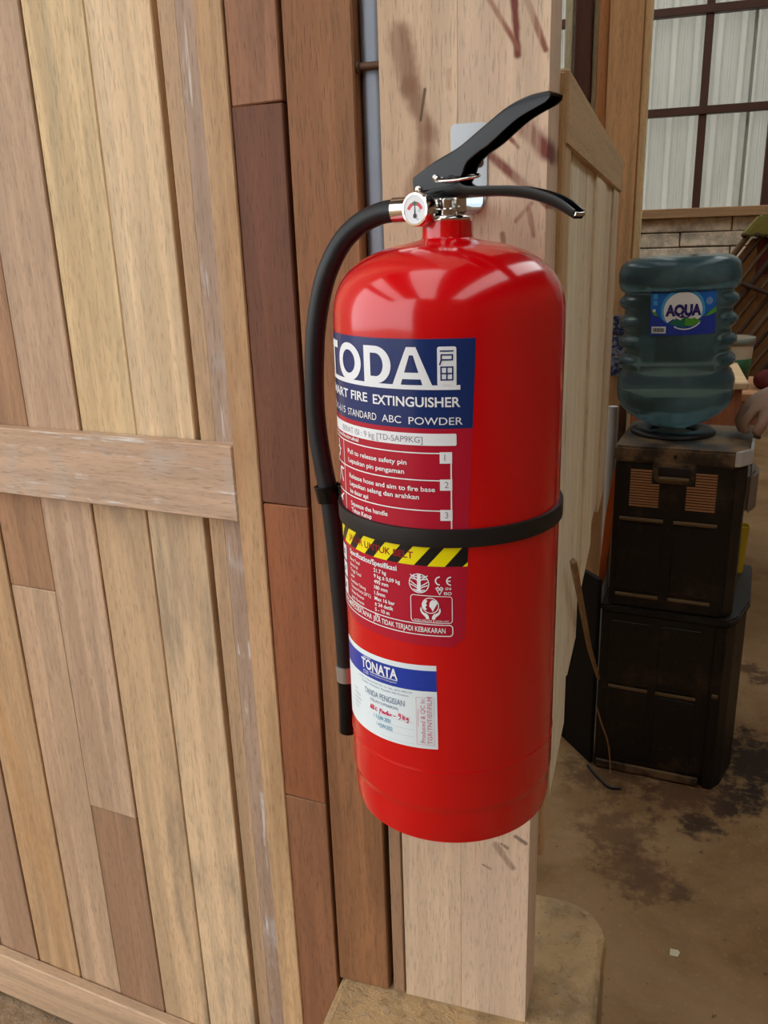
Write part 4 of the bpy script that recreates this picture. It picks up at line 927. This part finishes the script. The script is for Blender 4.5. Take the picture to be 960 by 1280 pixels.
# ---------------- things further back
M['cabinet_front'] = wood('orange_brown_cabinet', (158, 88, 48), 'Z', contrast=0.7)
M['pale_top'] = wood('pale_table_top', (205, 168, 118), 'X', contrast=0.5)
tc_ = atY(936, 478, 2.8)
tbx = empty('wooden_table', (tc_.x - 0.30, 2.8, 0)); tag(tbx, 'small wooden table with pale top and orange brown sides behind the dispenser', 'table')
box('table_top', -0.32, 0.30, -0.01, 0.42, tc_.z - 0.022, tc_.z, 'pale_top', tbx, 0.003)
box('side_panel', -0.30, 0.285, 0.01, 0.028, 0.30, tc_.z - 0.0225, 'cabinet_front', tbx, 0.002); box('side_panel', 0.267, 0.285, 0.029, 0.40, 0.30, tc_.z - 0.0225, 'cabinet_front', tbx, 0.002)
for x in (-0.29, 0.245):
    for y in (0.03, 0.36): box('leg', x, x + 0.02 if x > 0 else x + 0.04, y, y + 0.04, 0, tc_.z - 0.0228, 'cabinet_front', tbx, 0.002)
kb = atY(932, 480, 3.45)
cr = empty('wooden_bench', (0.36, 3.45, 0)); tag(cr, 'orange brown wooden bench carrying the white and green bucket', 'bench')
box('top_board', -0.26, 0.75, -0.20, 0.20, kb.z - 0.030, kb.z - 0.002, wmat((190, 130, 80), 'X'), cr, 0.003)
box('apron', -0.22, 0.71, -0.175, -0.155, kb.z - 0.12, kb.z - 0.0305, wmat((176, 110, 66), 'X'), cr, 0.002)
box('apron', -0.22, 0.71, 0.155, 0.175, kb.z - 0.12, kb.z - 0.0305, wmat((176, 110, 66), 'X'), cr, 0.002)
for x in (-0.22, 0.67):
    for y in (-0.154, 0.114): box('leg', x, x + 0.04, y, y + 0.04, 0, kb.z - 0.031, 'dark_timber', cr, 0.002)
brm = atY(913, 421, 3.45); br_ = atY(945, 421, 3.45).x - brm.x
bk = empty('plastic_bucket', (brm.x, 3.45, kb.z - 0.0018)); tag(bk, 'white plastic bucket with a green band standing on the wooden bench', 'bucket')
bh = brm.z - kb.z
M['bucket_white'] = plain('bucket_white', (190, 182, 160), 0.5, 0, 0.4, 0.1); M['bucket_green'] = plain('bucket_green', (40, 88, 52), 0.5, 0, 0.4, 0.1); M['bucket_rim'] = plain('bucket_rim', (120, 126, 118), 0.5)
lathe('pail', [(0, 0), (br_ * .84, 0), (br_ * .97, bh), (br_ * .94, bh), (br_ * .81, .006), (0, .006)], 'bucket_white', bk, 40, sharp=40)
lathe('rim', [(br_ * .972, bh - .022), (br_ * 1.0, bh - .022), (br_ * 1.01, bh + .002), (br_ * .95, bh + .002), (br_ * .95, bh - .002), (br_ * .972, bh - .004), (br_ * .972, bh - .022)], 'bucket_rim', bk, 40)
lathe('green_band', [(br_ * .862, bh * .12), (br_ * .925, bh * .58), (br_ * .93, bh * .58), (br_ * .867, bh * .12), (br_ * .862, bh * .12)], 'bucket_green', bk, 40)
M['dark_red'] = plain('dark_red_cloth', (92, 38, 36), 0.9, 0, 0.2, 0.25, 25, 0.5)
rc = atY(952, 451, 3.42)
bm = bmesh.new(); bmesh.ops.create_icosphere(bm, subdivisions=3, radius=0.045)
from mathutils import noise as mnoise
for v in bm.verts: v.co *= 1 + 0.22 * mnoise.noise(v.co * 30); v.co.z = max(v.co.z * 0.85, -0.030)
me = bpy.data.meshes.new('red_cloth'); bm.to_mesh(me); bm.free()
rcl = link('cloth_bundle', me, 'dark_red', None, True); rcl.location = (rc.x + 0.02, 3.37, kb.z - 0.002 + 0.0302); tag(rcl, 'dark red cloth bundle lying on the wooden bench', 'cloth')
# bamboo A-frame rack with a green woven cap
M['bamboo'] = wood('bamboo', (104, 74, 44), 'Z', contrast=1.0); M['bamboo_dark'] = wood('dark_bamboo', (64, 42, 28), 'Z')
M['woven'] = plain('green_woven_mat', (120, 112, 56), 0.8, 0, 0.2, 0.3, 120, 0.5)
M['mat'] = plain('brown_woven_mat', (138, 96, 58), 0.85, 0, 0.2, 0.25, 30, 0.5)
cp = atY(937, 292, 4.1); bzz = cp.z
rk = empty('bamboo_rack', (cp.x + 0.30, 4.1, 0)); tag(rk, 'bamboo rack of slanting poles with a green woven cap', 'rack')
for k in range(12):
    x = -0.30 + k * 0.055
    tube('pole', [(x, -0.008 * (k % 2), bzz), (x - 0.44, -0.008 * (k % 2), bzz * .5), (x - 0.88, -0.008 * (k % 2), 0)], 0.0085 if k % 3 else 0.013, 'bamboo_dark' if k % 2 else 'bamboo', rk, 8)
    if k % 2: tube('pole', [(x, 0.05, bzz), (x + 0.40, 0.05, bzz * .5), (x + 0.80, 0.05, 0)], 0.011, 'bamboo', rk, 8)
c0, c1 = atY(916, 350, 4.08), atY(985, 376, 4.08)
tube('crossbar', [(c0.x - cp.x - 0.30, -0.026, c0.z), ((c0.x + c1.x) / 2 - cp.x - 0.30, -0.026, (c0.z + c1.z) / 2), (c1.x - cp.x - 0.30, -0.026, c1.z)], 0.010, 'bamboo_dark', rk, 8)
tube('crossbar', [(c0.x - cp.x - 0.85, -0.026, c0.z - .55), (c1.x - cp.x - 0.7, -0.026, c1.z - .55), (c1.x - cp.x - 0.35, -0.026, c1.z - .60)], 0.010, 'bamboo_dark', rk, 8)
prism('woven_cap', [(-0.335, bzz - 0.012), (0.36, bzz - 0.012), (0.33, bzz + 0.075), (-0.265, bzz + 0.075)], -0.04, 0.09, 'woven', rk, 'Y', 0.008)
for k in range(14): lathe('cap_knot', [(0, -.012), (.010, -.006), (.012, 0), (.010, .006), (0, .012)], 'bamboo_dark', rk, 10, loc=(-0.325 + k * 0.052, -0.044, bzz - 0.006))
prism('backing_mat', [(-0.285, bzz - .02), (0.30, bzz - .02), (0.30 - .72, 0.22), (-0.285 - .72, 0.22)], 0.016, 0.024, 'mat', rk, 'Y')
box('dark_stave', -0.26, -0.21, 0.006, 0.014, bzz - 0.17, bzz - 0.02, 'dark_red', rk)

# ------------------------------------------------------------------ person reaching in from the side
def person():
    M['skin'] = plain('skin', (142, 110, 92), 0.55, 0, 0.35, 0.08, 40, 0.05)
    M['shirt'] = plain('grey_shirt', (96, 98, 104), 0.85, 0, 0.2, 0.1, 60, 0.2); M['trousers'] = plain('dark_trousers', (44, 46, 54), 0.85, 0, 0.2, 0.1, 60, 0.2); M['hair'] = plain('black_hair', (18, 16, 15), 0.5)
    V, E_, Rd = [], [], []
    def add(p, r, par=None):
        V.append(Vector(p)); Rd.append(r if isinstance(r, tuple) else (r, r)); i = len(V) - 1
        if par is not None: E_.append((par, i))
        return i
    bx, by = 0.86, 2.44
    pel = add((bx, by, 0.93), (0.125, 0.155))
    wa = add((bx - 0.02, by - 0.01, 1.10), (0.105, 0.14), pel); ch_ = add((bx - 0.06, by - 0.02, 1.30), (0.115, 0.165), wa); nb = add((bx - 0.09, by - 0.03, 1.43), (0.075, 0.10), ch_)
    nk = add((bx - 0.115, by - 0.04, 1.50), 0.052, nb); hd1 = add((bx - 0.14, by - 0.05, 1.57), (0.082, 0.088), nk); hd2 = add((bx - 0.135, by - 0.05, 1.65), (0.100, 0.108), hd1); add((bx - 0.12, by - 0.05, 1.715), (0.062, 0.066), hd2)
    for sg in (-1, 1):                                    # legs
        h = add((bx + 0.01, by + sg * 0.095, 0.86), 0.088, pel); k = add((bx - 0.01, by + sg * 0.11, 0.48), 0.058, h); c = add((bx + 0.005, by + sg * 0.112, 0.32), 0.055, k); a = add((bx + 0.03, by + sg * 0.115, 0.09), 0.036, c)
        f = add((bx - 0.02, by + sg * 0.12, 0.045), (0.042, 0.040), a); add((bx - 0.13, by + sg * 0.13, 0.036), (0.036, 0.044), f)
    # far arm hangs
    s2 = add((bx - 0.06, by + 0.17, 1.38), 0.058, nb); e2_ = add((bx - 0.02, by + 0.23, 1.10), 0.042, s2); w2_ = add((bx - 0.07, by + 0.23, 0.86), 0.029, e2_); p2 = add((bx - 0.085, by + 0.225, 0.79), (0.020, 0.036), w2_)
    for j, (dy, L) in enumerate(((-0.03, .065), (-0.01, .078), (0.01, .08), (0.03, .068))):
        a = add((bx - 0.09, by + 0.225 + dy, 0.745), 0.0095, p2); add((bx - 0.092, by + 0.225 + dy, 0.745 - L), 0.0075, a)
    a = add((bx - 0.12, by + 0.19, 0.80), 0.011, p2); add((bx - 0.135, by + 0.185, 0.755), 0.009, a)
    # reaching arm: wrist enters the picture, fingers bent down onto the dispenser's edge
    s1 = add((bx - 0.09, by - 0.20, 1.37), 0.058, nb); el = add((0.560, 2.20, 1.130), 0.044, s1); fm = add((0.400, 2.165, 1.035), 0.038, el); wr_ = add((0.292, 2.145, 0.978), (0.029, 0.034), fm)
    pa = add((0.250, 2.135, 0.958), (0.027, 0.042), wr_)
    kn = [(0.226, 2.176, 0.944), (0.219, 2.152, 0.948), (0.219, 2.126, 0.947), (0.224, 2.101, 0.942)]
    for (kx, ky, kz), (m_, t_) in zip(kn, (((0.210, 2.181, 0.914), (0.213, 2.182, 0.889)), ((0.203, 2.154, 0.912), (0.208, 2.156, 0.887)), ((0.202, 2.126, 0.911), (0.209, 2.126, 0.886)), ((0.209, 2.098, 0.911), (0.216, 2.097, 0.888)))):
        a = add((kx, ky, kz), 0.0145, pa); b = add(m_, 0.0120, a); add(t_, 0.0100, b)
    a = add((0.254, 2.098, 0.936), 0.0160, pa); b = add((0.243, 2.079, 0.912), 0.0135, a); add((0.231, 2.074, 0.890), 0.0115, b)
    me = bpy.data.meshes.new('person'); me.from_pydata([tuple(v) for v in V], E_, [])
    o = bpy.data.objects.new('person', me); COL.objects.link(o)
    sk = o.modifiers.new('skin', 'SKIN'); sk.branch_smoothing = 0.3
    for i, v in enumerate(me.skin_vertices[0].data): v.radius = Rd[i]; v.use_root = (i == 0)
    ss = o.modifiers.new('sub', 'SUBSURF'); ss.levels = 2; ss.render_levels = 2
    bpy.context.view_layer.update()
    m2 = bpy.data.meshes.new_from_object(o.evaluated_get(bpy.context.evaluated_depsgraph_get()))
    bpy.data.objects.remove(o)
    m2.materials.clear()
    for k in ('skin', 'shirt', 'trousers', 'hair'): m2.materials.append(M[k])
    head = Vector((bx - 0.14, by - 0.05, 1.64))
    for p in m2.polygons:
        c = p.center; p.use_smooth = True; i = 0
        if c.z < 0.075: i = 2
        elif c.z < 0.97 and abs(c.x - bx) < 0.16 and (c.y < by + 0.19): i = 2
        elif c.z > 1.515: i = 3 if (c.z > 1.665 or c.x > bx - 0.11) else 0
        elif c.z > 0.95 and c.x > 0.52 and (c.z < 1.475): i = 1 if not (c.y > by + 0.17 and c.z < 1.14) else 0
        p.material_index = i
    rt = empty('person', (bx, by, 0)); tag(rt, 'person in a grey shirt reaching a hand down to the edge of the water dispenser', 'person')
    for v in m2.vertices: v.co -= Vector((bx, by, 0))
    bd = bpy.data.objects.new('body', m2); COL.objects.link(bd); bd.parent = rt
    # face
    fx, fy = -0.14 - 0.082, -0.05
    for sg in (-1, 1):
        lathe('eye', [(0, -.009), (.006, -.006), (.009, 0), (.006, .006), (0, .009)], 'ink_white', rt, 14, loc=(fx + 0.004, fy + sg * 0.032, 1.635))
        lathe('ear', [(0, -.028), (.010, -.020), (.014, 0), (.010, .022), (0, .030)], 'skin', rt, 14, loc=(-0.13, fy + sg * 0.088, 1.625))
    lathe('nose', [(0, -.022), (.013, -.016), (.012, -.004), (.006, .016), (0, .024)], 'skin', rt, 14, loc=(fx - 0.002, fy, 1.610))
    lathe('mouth', [(0, -.022), (.005, -.012), (.006, 0), (.005, .012), (0, .022)], 'dark_red', rt, 12, loc=(fx + 0.006, fy, 1.570), mat=Matrix.Rotation(R_(90), 3, 'X'))
person()
